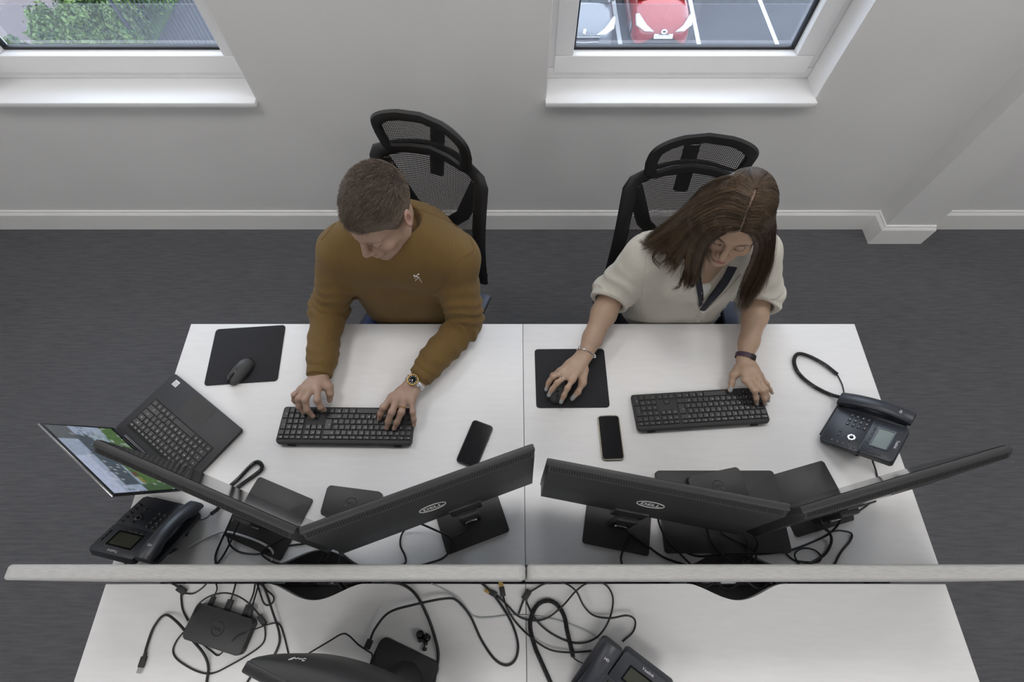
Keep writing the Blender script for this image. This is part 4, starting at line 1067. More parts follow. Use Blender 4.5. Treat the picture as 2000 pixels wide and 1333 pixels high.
def make_head(c, B, sc, fem, neck_to, skin, lipc, browc, chest=None):
    """returns world verts, quads, colours; local: x to the person's left, -y forward, z up"""
    iv = lambda p: (B.T @ (np.array(p) - c)) / sc
    nb = [iv(p) for p in neck_to]
    lo = np.minimum(np.array([-.11, -.15, -.145]), np.min(nb, 0) - .10); hi = np.array([.11, .135, .15]); hi = np.maximum(hi, np.max(nb, 0) + .09)
    f = Field(lo, hi, .0023)
    f.ell((0, .014, .036), (.076, .098, .088), .0); f.ell((0, -.042, .034), (.063, .050, .058), .02)
    f.ell((0, -.042, -.03), (.062, .052, .072), .02)
    jw = .045 if fem else .052
    f.cone((-jw, -.010, -.072), (-.014, -.078, -.104), .017, .015, .022); f.cone((jw, -.010, -.072), (.014, -.078, -.104), .017, .015, .022)
    f.ell((0, -.055, -.085), (.042, .038, .032), .02); f.ell((0, -.084, -.106), (.016 if fem else .020, .014, .014), .014)
    for s in (-1, 1):
        f.ell((s * .042, -.070, -.030), (.022, .018, .018), .022)                       # cheekbone
        f.cone((s * .012, -.092, .020), (s * .046, -.078, .020), .009, .008, .014)      # brow
        f.ell((s * .031, -.106, -.004), (.017, .016, .0125), .012, 's')                 # socket
        f.ell((s * .031, -.0835, -.005), (.0135, .0125, .0115), .004)                   # lidded eye
        f.cone((s * .019, -.0945, -.0085), (s * .043, -.0885, -.0080), .0018, .0015, .003)
    f.cone((0, -.096, .012), (0, -.116, -.032), .0075, .0105 if fem else .012, .010)
    for s in (-1, 1):
        f.ell((s * .0115, -.106, -.037), (.0085, .0105, .008), .006); f.ell((s * .006, -.112, -.046), (.0034, .005, .004), .003, 's')
    f.ell((0, -.092, -.058), (.030, .016, .022), .014)                                  # muzzle
    f.ell((0, -.1045, -.0625), (.021, .0065, .0052), .004); f.ell((0, -.1025, -.0735), (.0185, .0075, .0062), .004)
    f.cone((-.021, -.1015, -.068), (.021, -.1015, -.068), .0014, .0014, .002, 's'); f.ell((0, -.100, -.068), (.0, .0, .0) if False else (.012, .0105, .0012), .002, 's')
    for s in (-1, 1):
        rt = np.array(Matrix.Rotation(R(-12), 3, 'X') @ Matrix.Rotation(R(s * 22), 3, 'Z'))
        f.ell((s * .079, .016, -.008), (.0085, .0195, .031), .006, rot=rt); f.ell((s * .0865, .012, -.004), (.006, .0105, .018), .004, 's', rot=rt)
        f.ell((s * .079, .004, -.012), (.005, .004, .007), .003)
    rn = .047 if fem else .060
    f.cone((0, .022, -.05), nb[0], rn, rn * 1.0, .025)
    for i in range(1, len(nb)): f.cone(nb[0], nb[i], rn * .95, rn * (1.0 if i > 2 else .75), .03)
    if chest is not None: chest(f, iv)
    V, Q = f.mesh(); V = relax(V, Q, 1, .4)
    col = np.tile(np.array(skin), (len(V), 1)); x, y, z = V.T
    def mix(w, c_): col[:] = col * (1 - w[:, None]) + np.array(c_) * w[:, None]
    front = y < -.05
    mix(.35 * np.exp(-(((np.abs(x) - .045) / .022) ** 2 + ((z + .035) / .02) ** 2)) * front, np.array(skin) * (1.12, .82, .8))
    lip = (smooth01(1.12, .85, np.sqrt((x / .0225) ** 2 + ((z + .0685) / .0098) ** 2))) * (y < -.088); mix(lip * (.85 if fem else .45), lipc)
    for s in (-1, 1):
        bx = (s * x - .031) / .021; br = smooth01(1.15, .6, np.sqrt(bx ** 2 + ((z - .0175 - .003 * (1 - bx ** 2)) / .0042) ** 2)) * front; mix(br * (.9 if fem else .6), browc)
        ls = smooth01(1.1, .75, np.sqrt(((s * x - .032) / .0165) ** 2 + ((z + .0092 - 8 * (s * x - .032) ** 2) / (.0034 if fem else .0024)) ** 2)) * (y < -.07); mix(ls * .95, (.010, .008, .007))
        if fem:
            sh = smooth01(1.2, .6, np.sqrt(((s * x - .032) / .015) ** 2 + ((z + .000) / .007) ** 2)) * (y < -.07); mix(sh * .3, (.20, .11, .08))
        er = smooth01(.016, .006, np.abs(s * x - .084)) * (y > -.01) * (y < .05); mix(er * .3, np.array(skin) * (1.15, .75, .7))
    return V * sc @ B.T + c, Q, col, f

def hand(wrist, joints, rad, up, skin, nailc, res=.0016, arm=None, nail_len=1.0, thumb_web=True):
    """joints: thumb, index, middle, ring, little; each 4 world points (root, knuckle, joint, tip).  one closed skin incl. forearm"""
    J = [[np.array(p, float) for p in f] for f in joints]; w = np.array(wrist, float)
    allp = np.array([w] + [p for f in J for p in f] + ([np.array(a[0]) for a in arm] if arm else []))
    F = Field(allp.min(0) - .06, allp.max(0) + .06, res)
    fx = J[1][0] - J[4][0]; fx /= np.linalg.norm(fx)
    if arm:
        for (a, ra), (b, rb) in zip(arm[:-1], arm[1:]): F.cone(a, b, ra, rb, .02, wide=fx, ws=1.12)
    for i in range(1, 5):
        r0 = rad[i] * 1.12
        F.cone(w + fx * (2.5 - i) * .009, J[i][0], rad[0] * 1.15, r0 * 1.05, .016)
        if i < 4: F.cone(J[i][0] * .6 + w * .4, J[i + 1][0] * .6 + w * .4, r0, r0, .012)
    for i in range(1, 5): F.chain(J[i], [rad[i] * 1.08, rad[i] * 1.02, rad[i] * .92, rad[i] * .78], .007, k0=.010)
    for i in range(1, 5): F.ell(J[i][1], [rad[i] * .99] * 3, .004)
    F.cone(w * .6 + J[0][0] * .4, J[0][1], rad[0] * 1.05, rad[0] * 1.05, .016)
    F.chain(J[0], [rad[0] * 1.2, rad[0] * 1.02, rad[0] * .98, rad[0] * .78], .006)
    F.cone(J[0][1], J[1][0] * .55 + w * .45, rad[0] * .8, rad[0] * .8, .018)
    V, Q = F.mesh(); V = relax(V, Q, 1, .4); col = np.tile(np.array(skin), (len(V), 1))
    up = np.array(up, float)
    for i, f in enumerate(J):
        d = f[3] - f[2]; d /= np.linalg.norm(d); u = up - d * (up @ d); u /= np.linalg.norm(u); s = np.cross(d, u); r = rad[i] * .8
        nc = f[3] - d * r * (.15) + u * r * .8; q = V - nc
        e = np.sqrt((q @ d / (r * 1.15 * nail_len)) ** 2 + (q @ s / (r * .78)) ** 2 + (q @ u / (r * .9)) ** 2); m = smooth01(1.08, .92, e); col = col * (1 - m[:, None]) + np.array(nailc) * m[:, None]
        for kk in (1, 2):                       # knuckle creases
            q = V - f[kk]; t = np.exp(-((q @ d) / .004) ** 2) * np.exp(-(np.linalg.norm(q, axis=1) / (rad[i] * 1.4)) ** 4); col *= 1 - .12 * t[:, None] * np.array([.4, 1, 1])
    return V, Q, col

def join_np(parts):
    V, Q, C, o = [], [], [], 0
    for v, q, c in parts: V.append(v); Q.append(q + o); C.append(c); o += len(v)
    return np.concatenate(V), np.concatenate(Q), np.concatenate(C)

from mathutils.bvhtree import BVHTree
def cam_hit(bvh, px, py):
    u = (px - 1000) / FPX; v = (666.5 - py) / FPX; d = Vector((u, CA + v * SA, -SA + v * CA)).normalized()
    h = bvh.ray_cast(Vector((0, 0, CAMZ)), d); return (h[0], h[1]) if h[0] is not None else (None, None)
def surface_line(bvh, pts, lift=.001, sub=6):
    """photo polyline laid on a mesh surface"""
    q = smooth_path([(a, b, 0) for a, b in pts], sub); out = []
    for p in q:
        h, n = cam_hit(bvh, p.x, p.y)
        if h is not None: out.append(h + n * lift)
    return out
def surface_patch(bvh, A, Bp, n=10, m=6, lift=.002, thick=.002, sm=True):
    """cloth patch between two photo polylines, laid on a mesh surface, with thickness"""
    def rs(P, k): P = smooth_path([(a, b, 0) for a, b in P], 10) if len(P) > 2 else [Vector((*P[0], 0)).lerp(Vector((*P[-1], 0)), t / 20) for t in range(21)]; return [P[round(i * (len(P) - 1) / (k - 1))] for i in range(k)]
    a, b = rs(A, n), rs(Bp, n); top, bot = [], []; last = None
    for i in range(n):
        rt, rb = [], []
        for j in range(m):
            p = a[i].lerp(b[i], j / (m - 1)); h, nr = cam_hit(bvh, p.x, p.y)
            if h is None: h, nr = last if last else (Vector((0, 0, 0)), Vector((0, 0, 1)))
            last = (h, nr); rt.append(h + nr * (lift + thick)); rb.append(h + nr * lift * .2)
        top.append(rt); bot.append(rb)
    g = MB(); g.grid(top); o = len(g.v); g.grid(bot, flip=True)
    per = [(i, 0) for i in range(n)] + [(n - 1, j) for j in range(1, m)] + [(i, m - 1) for i in range(n - 2, -1, -1)] + [(0, j) for j in range(m - 2, 0, -1)]
    ix = [i * m + j for i, j in per]
    for k in range(len(ix)): p, q = ix[k], ix[(k + 1) % len(ix)]; g.f.append((p, q, o + q, o + p))
    return g
# ================================================================== people
mat('skin', (0.5, 0.33, 0.25), 0.48, sss=0.12, attr='Col', var=0.05, scale=60, bump=0.06, bscale=900)
mat('hair', (0.05, 0.03, 0.02), 0.5, attr='Col', var=0.15, scale=120, spec=0.35)
mat('denim', (0.030, 0.042, 0.13), 0.85, var=0.2, scale=90, bump=0.2, bscale=1200)
mat('shoe', (0.05, 0.05, 0.055), 0.5)
mat('navy', (0.016, 0.018, 0.028), 0.8)
mat('white_cotton', (0.72, 0.72, 0.70), 0.85)
def knit(name, col, pitch):
    m = mat(name, col, 0.9, var=0.07, scale=18, sheen=0.05); nt = m.node_tree; N = nt.nodes; L = nt.links; b = N['Principled BSDF']
    tc = N.new('ShaderNodeTexCoord'); wv = N.new('ShaderNodeTexWave'); wv.bands_direction = 'X'; wv.inputs['Scale'].default_value = pitch; wv.inputs['Distortion'].default_value = .6
    wv.inputs['Detail'].default_value = 1; L.new(tc.outputs['Object'], wv.inputs['Vector'])
    bp = N.new('ShaderNodeBump'); bp.inputs['Strength'].default_value = .35; bp.inputs['Distance'].default_value = .0015
    L.new(wv.outputs[1], bp.inputs['Height']); L.new(bp.outputs[0], b.inputs['Normal'])
knit('jumper_knit', (0.138, 0.080, 0.019), 75)
mat('linen', (0.50, 0.475, 0.415), 0.85, var=0.05, scale=60, stretch=(1, 1, 4), bump=0.12, bscale=1300, sheen=.15)
def tri_noise(X, Y, Z):
    return np.sin(41 * X + 9 * Y + 1.7 * np.sin(23 * Z)) * np.sin(37 * Z - 11 * X + 1.3 * np.sin(29 * Y)) + .5 * np.sin(71 * Y + 31 * Z + np.sin(47 * X))
def arm_folds(P, amp, lam, seed=0.0):
    """creases that run round a sleeve: P = list of joint points"""
    segs = [(np.array(a), np.array(b)) for a, b in zip(P[:-1], P[1:])]; L0 = np.cumsum([0] + [np.linalg.norm(b - a) for a, b in segs]); el = L0[1]
    def fn(X, Y, Z):
        best = None
        for (a, b), l0 in zip(segs, L0):
            ab = b - a; L2 = ab @ ab; t = np.clip(((X - a[0]) * ab[0] + (Y - a[1]) * ab[1] + (Z - a[2]) * ab[2]) / L2, 0, 1)
            d = np.sqrt((X - a[0] - t * ab[0]) ** 2 + (Y - a[1] - t * ab[1]) ** 2 + (Z - a[2] - t * ab[2]) ** 2); s = l0 + t * math.sqrt(L2)
            if best is None: best, bs = d, s
            else: m = d < best; best = np.where(m, d, best); bs = np.where(m, s, bs)
        ph = 2.2 * np.sin(33 * X + seed) + 2.0 * np.sin(29 * Y + 17 * Z + seed * 2)
        wv = np.sin(bs * 2 * PI / lam + ph); wv = np.where(wv > 0, wv ** 1.0, wv * .6)
        g = (.35 + .65 * np.exp(-((bs - el) / .09) ** 2)) * smooth01(.03, .09, bs) * smooth01(.10, .075, best)
        return -amp * wv * g
    return fn

class Person:
    def __init__(s, label, base):
        s.o = Vector((*base, 0)); s.root = thing('person', label, 'person', s.o)
    def np(s, name, V, Q, m, cols=None, parent=None): return link(name, np_mesh(name, np.asarray(V) - np.array(s.o), Q, m, cols), parent or s.root)
    def mb(s, name, g, m, parent=None, smooth=R(50)):
        g.v = [tuple(Vector(v) - s.o) for v in g.v]; return g.build(name, m, parent or s.root, smooth)
def z3(l): return [tuple(W(*p)) for p in l]

# ------------------------------------------------------------------ the man
man = Person('man in a mustard ribbed jumper typing with both hands, head turned down', (-.365, 1.06))
SKM = (.36, .238, .18)
S_R, S_L = W(668, 492, 1.015), W(888, 502, 1.015); E_R, E_L = W(643, 606, .795), W(908, 632, .795)
WR_R, WR_L = W(623, 738, .785), W(808, 752, .783)
def L3(a, b, t): return tuple(Vector(a).lerp(Vector(b), t))
f = Field((-.82, .50, .56), (.03, 1.24, 1.17), .0042)
f.cone((-.368, 1.02, .99), (-.362, 1.03, .78), .112, .118, 0, wide=(1, 0, 0), ws=1.62)
f.cone((-.362, 1.01, .80), (-.36, 1.005, .66), .128, .128, .05, wide=(1, 0, 0), ws=1.42)
f.cone((-.46, .995, 1.035), (-.28, .99, 1.035), .088, .088, .05)
f.cone(S_R, S_L, .066, .066, .06)
f.cone((-.369, 1.0, 1.10), S_R, .062, .060, .05); f.cone((-.369, 1.0, 1.10), S_L, .062, .060, .05)
f.ell((-.37, 1.06, .98), (.17, .09, .14), .05)
f.ell((-.368, .972, .955), (.165, .078, .12), .07)
for s_ in (-1, 1): f.cone((-.366 + s_ * .10, .985, .94), (-.364 + s_ * .085, .985, .70), .098, .104, .05)
for s_, e_, w_, ce in ((S_R, E_R, WR_R, .955), (S_L, E_L, WR_L, .87)):
    f.cone(s_, e_, .071, .061, .035); f.cone(e_, L3(e_, w_, ce - .10), .060, .045, .02)
    f.cone(L3(e_, w_, ce - .15), L3(e_, w_, ce - .03), .0405, .0385, .004)
    f.cone(L3(e_, w_, ce - .235), L3(e_, w_, ce - .165), .049, .047, .012)
f.warp(arm_folds([S_R, E_R, WR_R], .0050, .050, .3)); f.warp(arm_folds([S_L, E_L, WR_L], .0058, .044, 1.1))
f.warp(lambda X, Y, Z: -.0034 * tri_noise(X * .6, Y * .6, Z * .6) * smooth01(1.12, 1.0, Z))
# neckline opening
HCM = np.array((-.372, .955, 1.212)); HBM = head_basis(27, 17, -4)
nk = HCM + HBM @ np.array((0, .03, -.075)); nb = np.array((-.370, .995, 1.09))
f.cone(nk, nb, .062, .064, .006, 's'); f.cone(nb, nb + (nk - nb) * 1.8, .064, .075, .004, 's')
f.half((-.36, 1.0, .635), (0, 0, -1), .004)
Vj, Qj = f.mesh(); Vj = relax(Vj, Qj, 2, .4); jumper = man.np('jumper', Vj, Qj, 'jumper_knit')
bvh = BVHTree.FromPolygons([Vector(v) for v in Vj], Qj.tolist())
# ribbed collar, cuffs, seams, emblem
ax = Vector(nk - nb).normalized(); ux = ax.orthogonal().normalized(); vx = ax.cross(ux)
ring = [Vector(nb) + ax * .026 + (ux * math.cos(a) + vx * math.sin(a)) * .070 for a in [2 * PI * k / 40 for k in range(40)]]
man.mb('collar', MB().tube(ring, .0135, 10, closed=True), 'jumper_knit', jumper)
for s_, e_, w_, ce in ((S_R, E_R, WR_R, .975), (S_L, E_L, WR_L, .885)):
    a = Vector(e_).lerp(Vector(w_), ce - .115); b = Vector(e_).lerp(Vector(w_), ce); g = MB()
    g.tube([a, a.lerp(b, .1), a.lerp(b, .9), b, b + (b - a) * .01, a.lerp(b, .7)], [.0425, .0435, .0415, .0410, .0375, .034], 22, cap=False); man.mb('cuff', g, 'jumper_knit', jumper, PI)
for ln in ([(627, 470), (640, 455), (655, 436), (660, 425)], [(800, 402), (860, 425), (905, 450), (926, 487), (910, 500)], [(924, 490), (890, 515), (868, 545), (856, 570)]):
    p = surface_line(bvh, ln, .0003)
    if len(p) > 3: man.mb('seam', MB().tube(p, .0016, 5), 'jumper_knit', jumper)
g = MB()
for st in ([(808, 537), (813, 540), (818, 541)], [(818, 541), (821, 547), (824, 551)], [(818, 541), (814, 545), (811, 548)], [(813, 540), (816, 536), (819, 535)], [(808, 537), (811, 544)]):
    p = surface_line(bvh, st, .0012, 4)
    if len(p) > 1: g.tube(p, .0019, 5, flat=.4)
man.mb('emblem', g, 'white_print', jumper)
# jeans, shoes
f = Field((-.76, .30, .0), (.04, 1.30, .80), .007)
f.cone((-.45, 1.08, .565), (-.27, 1.08, .565), .105, .105, .0); f.cone((-.36, 1.06, .60), (-.36, 1.04, .70), .105, .10, .05, wide=(1, 0, 0), ws=1.4)
for s_ in (-1, 1):
    hp, kn, an = (-.36 + s_ * .10, 1.05, .575), (-.37 + s_ * .21, .62, .565), (-.37 + s_ * .18, .66, .12)
    f.cone(hp, kn, .096, .070, .04); f.cone(kn, an, .066, .052, .02)
f.warp(lambda X, Y, Z: -.002 * tri_noise(X, Y, Z)); f.half((0, 0, .09), (0, 0, -1))
V, Q = f.mesh(); man.np('jeans', V, Q, 'denim')
for s_ in (-1, 1):
    f = Field((-.66, .40, -.01), (-.06, .80, .16), .006); x = -.37 + s_ * .18
    f.cone((x, .68, .045), (x, .50, .035), .042, .036, .01, wide=(1, 0, 0), ws=1.1); f.cone((x, .67, .06), (x, .66, .12), .045, .045, .02); f.half((0, 0, .001), (0, 0, -1))
    V, Q = f.mesh(); man.np('shoe', V, Q, 'shoe')
# body: hidden torso core, head and neck, both hands
parts = []
f = Field((-.70, .30, .0), (-.04, 1.2, 1.15), .012); f.cone((-.368, 1.02, .98), (-.36, 1.05, .60), .085, .085, 0, wide=(1, 0, 0), ws=1.5)
f.cone(nb, (-.368, 1.02, .98), .05, .08, .04)
for s_ in (-1, 1): f.cone((-.36 + s_ * .10, 1.05, .575), (-.37 + s_ * .21, .62, .565), .07, .05, .04); f.cone((-.37 + s_ * .21, .62, .565), (-.37 + s_ * .18, .66, .08), .048, .036, .02)
for s_, e_ in ((S_R, E_R), (S_L, E_L)): f.cone((-.368, 1.0, 1.03), s_, .05, .05, .04); f.cone(s_, e_, .045, .038, .02)
V, Q = f.mesh(); parts.append((V, Q, np.tile(np.array(SKM), (len(V), 1))))
V, Q, C, fm = make_head(HCM, HBM, 1.03, False, [nb, nb + np.array((0, .02, -.05))], SKM, (.33, .17, .14), (.10, .065, .045))
parts.append((V, Q, C))
RM = [.0118, .0100, .0104, .0098, .0086]
KZ = .762
def zz(ox, oy, sc, pts): return [W(ox + a / sc, oy + b / sc, z) for a, b, z in pts]
o = (550, 710, 6.667)
hr = [zz(*o, [(575, 250, .790), (612, 310, .785), (630, 395, .776), (628, 478, .757)]),
      zz(*o, [(470, 335, .806), (462, 480, .806), (510, 575, .785), (556, 608, KZ)]),
      zz(*o, [(375, 345, .806), (308, 478, .808), (330, 610, .787), (405, 690, KZ)]),
      zz(*o, [(305, 345, .801), (222, 460, .801), (225, 560, .782), (285, 640, KZ)]),
      zz(*o, [(255, 335, .793), (165, 412, .790), (165, 480, .772), (205, 535, .758)])]
parts.append(hand(WR_R, hr, RM, (0, -.15, 1), SKM, (.46, .31, .25), arm=[(E_R, .040), (L3(E_R, WR_R, .6), .034), (tuple(WR_R), .0265)]))
hl = [zz(*o, [(1600, 330, .785), (1500, 420, .770), (1420, 520, .757), (1360, 590, .756)]),
      zz(*o, [(1432, 440, .800), (1325, 575, .798), (1288, 660, .780), (1272, 722, KZ)]),
      zz(*o, [(1510, 460, .804), (1432, 640, .800), (1388, 760, .781), (1370, 842, KZ)]),
      zz(*o, [(1605, 475, .800), (1560, 640, .796), (1502, 770, .779), (1466, 850, KZ)]),
      zz(*o, [(1692, 490, .792), (1708, 640, .786), (1722, 735, .772), (1724, 808, .757)])]
parts.append(hand(WR_L, hl, RM, (0, -.1, 1), SKM, (.46, .31, .25), arm=[(E_L, .040), (L3(E_L, WR_L, .6), .034), (tuple(WR_L), .0265)]))
V, Q, C = join_np(parts); man_body = man.np('body', V, Q, 'skin', C)
# short hair: close-cropped sides, longer brushed top
def man_hairline(x, y):
    ax = np.abs(x); return np.interp(y, [-.12, -.085, -.068, -.050, -.035, -.022, -.012, .004, .030, .045, .09, .13], [.066, .064, .056, .042, .014, -.018, -.028, .006, .012, -.020, -.052, -.058])
f = Field((-.11, -.13, -.10), (.11, .14, .16), .0025); f.ell((0, .014, .036), (.0785, .1005, .0925), 0); f.ell((0, -.042, .036), (.0650, .052, .062), .02)
f.warp(lambda X, Y, Z: -(.004 * smooth01(.045, .10, Z + .2 * Y * (Y < 0)) + .0012))
X, Y, Z = f.pts((slice(None),) * 3); f.F = np.maximum(f.F, (man_hairline(X + 0 * Y, Y + 0 * X) - Z).astype(np.float32))
V, Q = f.mesh(); tp = smooth01(.045, .085, V[:, 2]); HB = np.array((.08, .061, .046)); sd = np.array((.105, .083, .066))
man_hair = man.np('hair', V * 1.03 @ HBM.T + HCM, Q, 'hair', sd + (HB - sd) * tp[:, None])
n = 21000; r = np.random.default_rng(3); th = r.random(n) * 2 * PI; ph = np.arccos(1 - r.random(n) * 1.25); d = np.stack([np.sin(ph) * np.cos(th), np.sin(ph) * np.sin(th), np.cos(ph)], 1)
p0 = d * np.array((.079, .101, .094)) + np.array((0, .014, .036)); fr = p0[:, 1] < -.03; p0[fr, 1] -= .004 * (p0[fr, 1] < -.05)
keep = p0[:, 2] > man_hairline(p0[:, 0], p0[:, 1]) + .004; p0 = p0[keep]; d = d[keep]; n = len(p0)
tl = smooth01(.03, .10, p0[:, 2]); ln = .0045 + .0235 * tl * (.6 + .7 * r.random(n))
flow = np.array((-.30, -.85, .10)) + .22 * r.normal(size=(n, 3)) + .25 * np.sin(p0[:, [1, 2, 0]] * 160); flow -= d * (flow * d).sum(1)[:, None]; flow /= np.linalg.norm(flow, axis=1)[:, None]
K = 5; t = np.linspace(0, 1, K)[None, :, None]; lift = .52 * d[:, None] * (1 - .5 * t)
cv = p0[:, None] + ln[:, None, None] * t * (lift + flow[:, None] * (.35 + .8 * t))
base = np.array((.15, .115, .088)) * (.35 + 1.6 * r.random(n) ** 1.5)[:, None] + np.array((.045, .036, .028)) * (1 - tl)[:, None]
V, Q, C = strands(cv, np.full(n, .00055), base); so = man.np('hair_strands', V * 1.03 @ HBM.T + HCM, Q, 'hair', C, man_hair); tag(so, kind='stuff')
# wrist watch and wedding ring
def ring_on(p, q, t, rad, thick, flat=.8):
    p, q = Vector(p), Vector(q); c = p.lerp(q, t); a = (q - p).normalized(); u = a.orthogonal().normalized(); v = a.cross(u)
    return MB().tube([c + (u * math.cos(k) + v * math.sin(k)) * rad for k in [2 * PI * i / 28 for i in range(28)]], thick, 6, closed=True)
man.mb('ring', ring_on(hl[3][0], hl[3][1], .62, .0112, .0017), 'gold', man_body)
wa = (Vector(E_L) - Vector(WR_L)).normalized(); wc = Vector(WR_L) + wa * .006; wu = (Vector((-.05, -.15, 1)) - wa * Vector((-.05, -.15, 1)).dot(wa)).normalized(); ws = wa.cross(wu)
watch = MB()
ringp = [(wc + (ws * math.cos(a) * .0345 + wu * math.sin(a) * .0315), a) for a in [2 * PI * k / 36 for k in range(36)]]
strap = man.mb('watch', MB().tube([p for p, a in ringp], .0085, 8, closed=True, flat=.28, up=tuple(wa)) if False else MB(), 'silver') if False else None
for k in range(36):                       # bracelet: one link after another
    p, a = ringp[k]; nrm = (ws * math.cos(a) * .0315 + wu * math.sin(a) * .0345).normalized(); tg = wa.cross(nrm)
    if abs(math.sin(a) - 1) < .12: continue
    watch.rbox(-.0085, .0085, -.0029, .0029, -.0016, .0016, .0006, 1, m=frame_m(p, wa, tg, nrm))
wt = man.mb('watch', watch, 'silver')
FM = frame_m(wc + wu * .0335, ws, wa, wu) if ws.cross(wa).dot(wu) > 0 else frame_m(wc + wu * .0335, wa, ws, wu)
man.mb('watch_case', MB().lathe([(.0185, -.004), (.0200, -.001), (.0200, .004), (.0190, .005)], 32, FM), 'silver', wt)
man.mb('watch_bezel', MB().lathe([(.0150, .0048), (.0195, .0050), (.0180, .0072), (.0152, .0072), (.0150, .0048)], 32, FM, cap=False), 'gold', wt)
man.mb('watch_dial', MB().lathe([(.0151, .0050), (.0151, .0058)], 32, FM), 'black_gloss', wt)
g = MB()
for k in range(12): g.box(-.0007, .0007, .0105, .0138, .0058, .0062, FM @ Matrix.Rotation(k * PI / 6, 4, 'Z'))
g.box(-.0006, .0006, 0, .0085, .0060, .0064, FM @ Matrix.Rotation(R(200), 4, 'Z')); g.box(-.0005, .0005, 0, .0115, .0060, .0064, FM @ Matrix.Rotation(R(140), 4, 'Z')); man.mb('watch_hands', g, 'white_print', wt, None)
man.mb('watch_crown', MB().lathe([(.003, 0), (.003, .004)], 12, FM @ TM((-.020, 0, .001), ry=-PI / 2)), 'silver', wt)

# ------------------------------------------------------------------ the woman
wom = Person('woman in a cream linen shirt with long brown hair, hand on mouse', (.60, 1.03))
SKW = (.40, .272, .195)
HCW = np.array((.604, .892, 1.262)); HBW = head_basis(22, 9, -1)
T_R, T_L = W(1268, 500, 1.0), W(1478, 492, 1.0); F_R, F_L = W(1198, 572, .825), W(1484, 578, .825)
X_R, X_L = W(1143, 692, .776), W(1455, 700, .783)
nbw = np.array((.607, .955, 1.085))
f = Field((.15, .70, .60), (1.02, 1.26, 1.16), .0034)
f.cone((.608, .985, .985), (.605, 1.0, .78), .095, .108, 0, wide=(1, 0, 0), ws=1.60)
f.cone((.605, .99, .80), (.605, .992, .64), .116, .122, .05, wide=(1, 0, 0), ws=1.45)
for s_ in (-1, 1): f.cone((.607 + s_ * .085, .975, .93), (.605 + s_ * .085, .975, .68), .085, .098, .05)
f.ell((.56, .905, .93), (.075, .06, .075), .05); f.ell((.675, .905, .93), (.075, .06, .075), .05)
f.cone(T_R, T_L, .056, .056, .06); f.cone(nbw + (-.03, .015, -.008), T_R, .050, .054, .04); f.cone(nbw + (.03, .015, -.008), T_L, .050, .054, .04); f.cone(nbw + (0, .0, -.03), nbw + (0, .02, -.10), .085, .10, .04)
for s_, e_, w_ in ((T_R, F_R, X_R), (T_L, F_L, X_L)):
    f.cone(s_, e_, .068, .072, .035); f.cone(e_, L3(e_, w_, .35), .070, .062, .02)
f.warp(arm_folds([T_R, F_R, X_R], .0045, .060, 2.3)); f.warp(arm_folds([T_L, F_L, X_L], .0050, .055, .7))
f.warp(lambda X, Y, Z: -.0034 * tri_noise(X * .5, Y * .5, Z * .5) * smooth01(1.1, .98, Z))
def cut(px, f=f):   # sleeve hems: open ends, hollow inside
    pass
for e_, w_ in ((F_R, X_R), (F_L, X_L)):
    ax = (Vector(w_) - Vector(e_)).normalized(); c = Vector(e_); f.cone(c + ax * .005, c + ax * .10, .050, .056, .003, 's'); f.cone(c + ax * (.034 + .20), c + ax * .5, .20, .20, 0, 's')
# open collar: V down the chest
f.cone(nbw + (0, -.005, -.01), nbw + (0, .0, .12), .050, .062, .006, 's')
V0, V1 = np.array(W(1408, 520, 1.08)), np.array(W(1385, 600, .91))
f.cone(np.array((.627, .890, 1.085)), np.array((.632, .842, .890)), .052, .006, .006, 's', wide=(0, 1, .2), ws=2.4)
f.half((.6, 1.0, .625), (0, 0, -1), .004)
Vs, Qs = f.mesh(); Vs = relax(Vs, Qs, 2, .4); shirt = wom.np('shirt', Vs, Qs, 'linen')
bvw = BVHTree.FromPolygons([Vector(v) for v in Vs], Qs.tolist())
# white top and bare chest under the shirt
f = Field((.40, .82, .80), (.82, 1.15, 1.04), .005); f.cone((.606, .985, .955), (.605, 1.0, .80), .082, .09, 0, wide=(1, 0, 0), ws=1.5); f.ell((.61, .915, .90), (.10, .055, .07), .03); f.half((.6, .87, .945), (0, -.25, 1), .002)
V, Q = f.mesh(); wom.np('camisole', V, Q, 'white_cotton')
# trousers, shoes
f = Field((.28, .28, .0), (.94, 1.26, .80), .007)
f.cone((.52, 1.04, .555), (.69, 1.04, .555), .105, .105, .0); f.cone((.605, 1.03, .60), (.605, 1.02, .68), .10, .095, .05, wide=(1, 0, 0), ws=1.4)
for s_ in (-1, 1):
    kn, an = (.605 + s_ * .10, .62, .55), (.605 + s_ * .09, .66, .12); f.cone((.605 + s_ * .085, 1.02, .565), kn, .085, .062, .04); f.cone(kn, an, .06, .05, .02)
f.half((0, 0, .09), (0, 0, -1)); V, Q = f.mesh(); wom.np('trousers', V, Q, 'navy')
for s_ in (-1, 1):
    f = Field((.42, .40, -.01), (.80, .80, .16), .006); x = .605 + s_ * .09
    f.cone((x, .68, .04), (x, .52, .03), .036, .031, .01); f.cone((x, .67, .05), (x, .66, .12), .04, .04, .02); f.half((0, 0, .001), (0, 0, -1)); V, Q = f.mesh(); wom.np('shoe', V, Q, 'white_cotton')
parts = []
f = Field((.36, .28, .0), (.86, 1.2, 1.12), .012); f.cone((.607, .985, .97), (.605, 1.02, .60), .070, .08, 0, wide=(1, 0, 0), ws=1.5); f.cone(nbw, (.607, .985, .97), .04, .07, .04)
for s_ in (-1, 1): f.cone((.605 + s_ * .085, 1.02, .565), (.605 + s_ * .10, .62, .55), .065, .045, .04); f.cone((.605 + s_ * .10, .62, .55), (.605 + s_ * .09, .66, .06), .042, .032, .02)
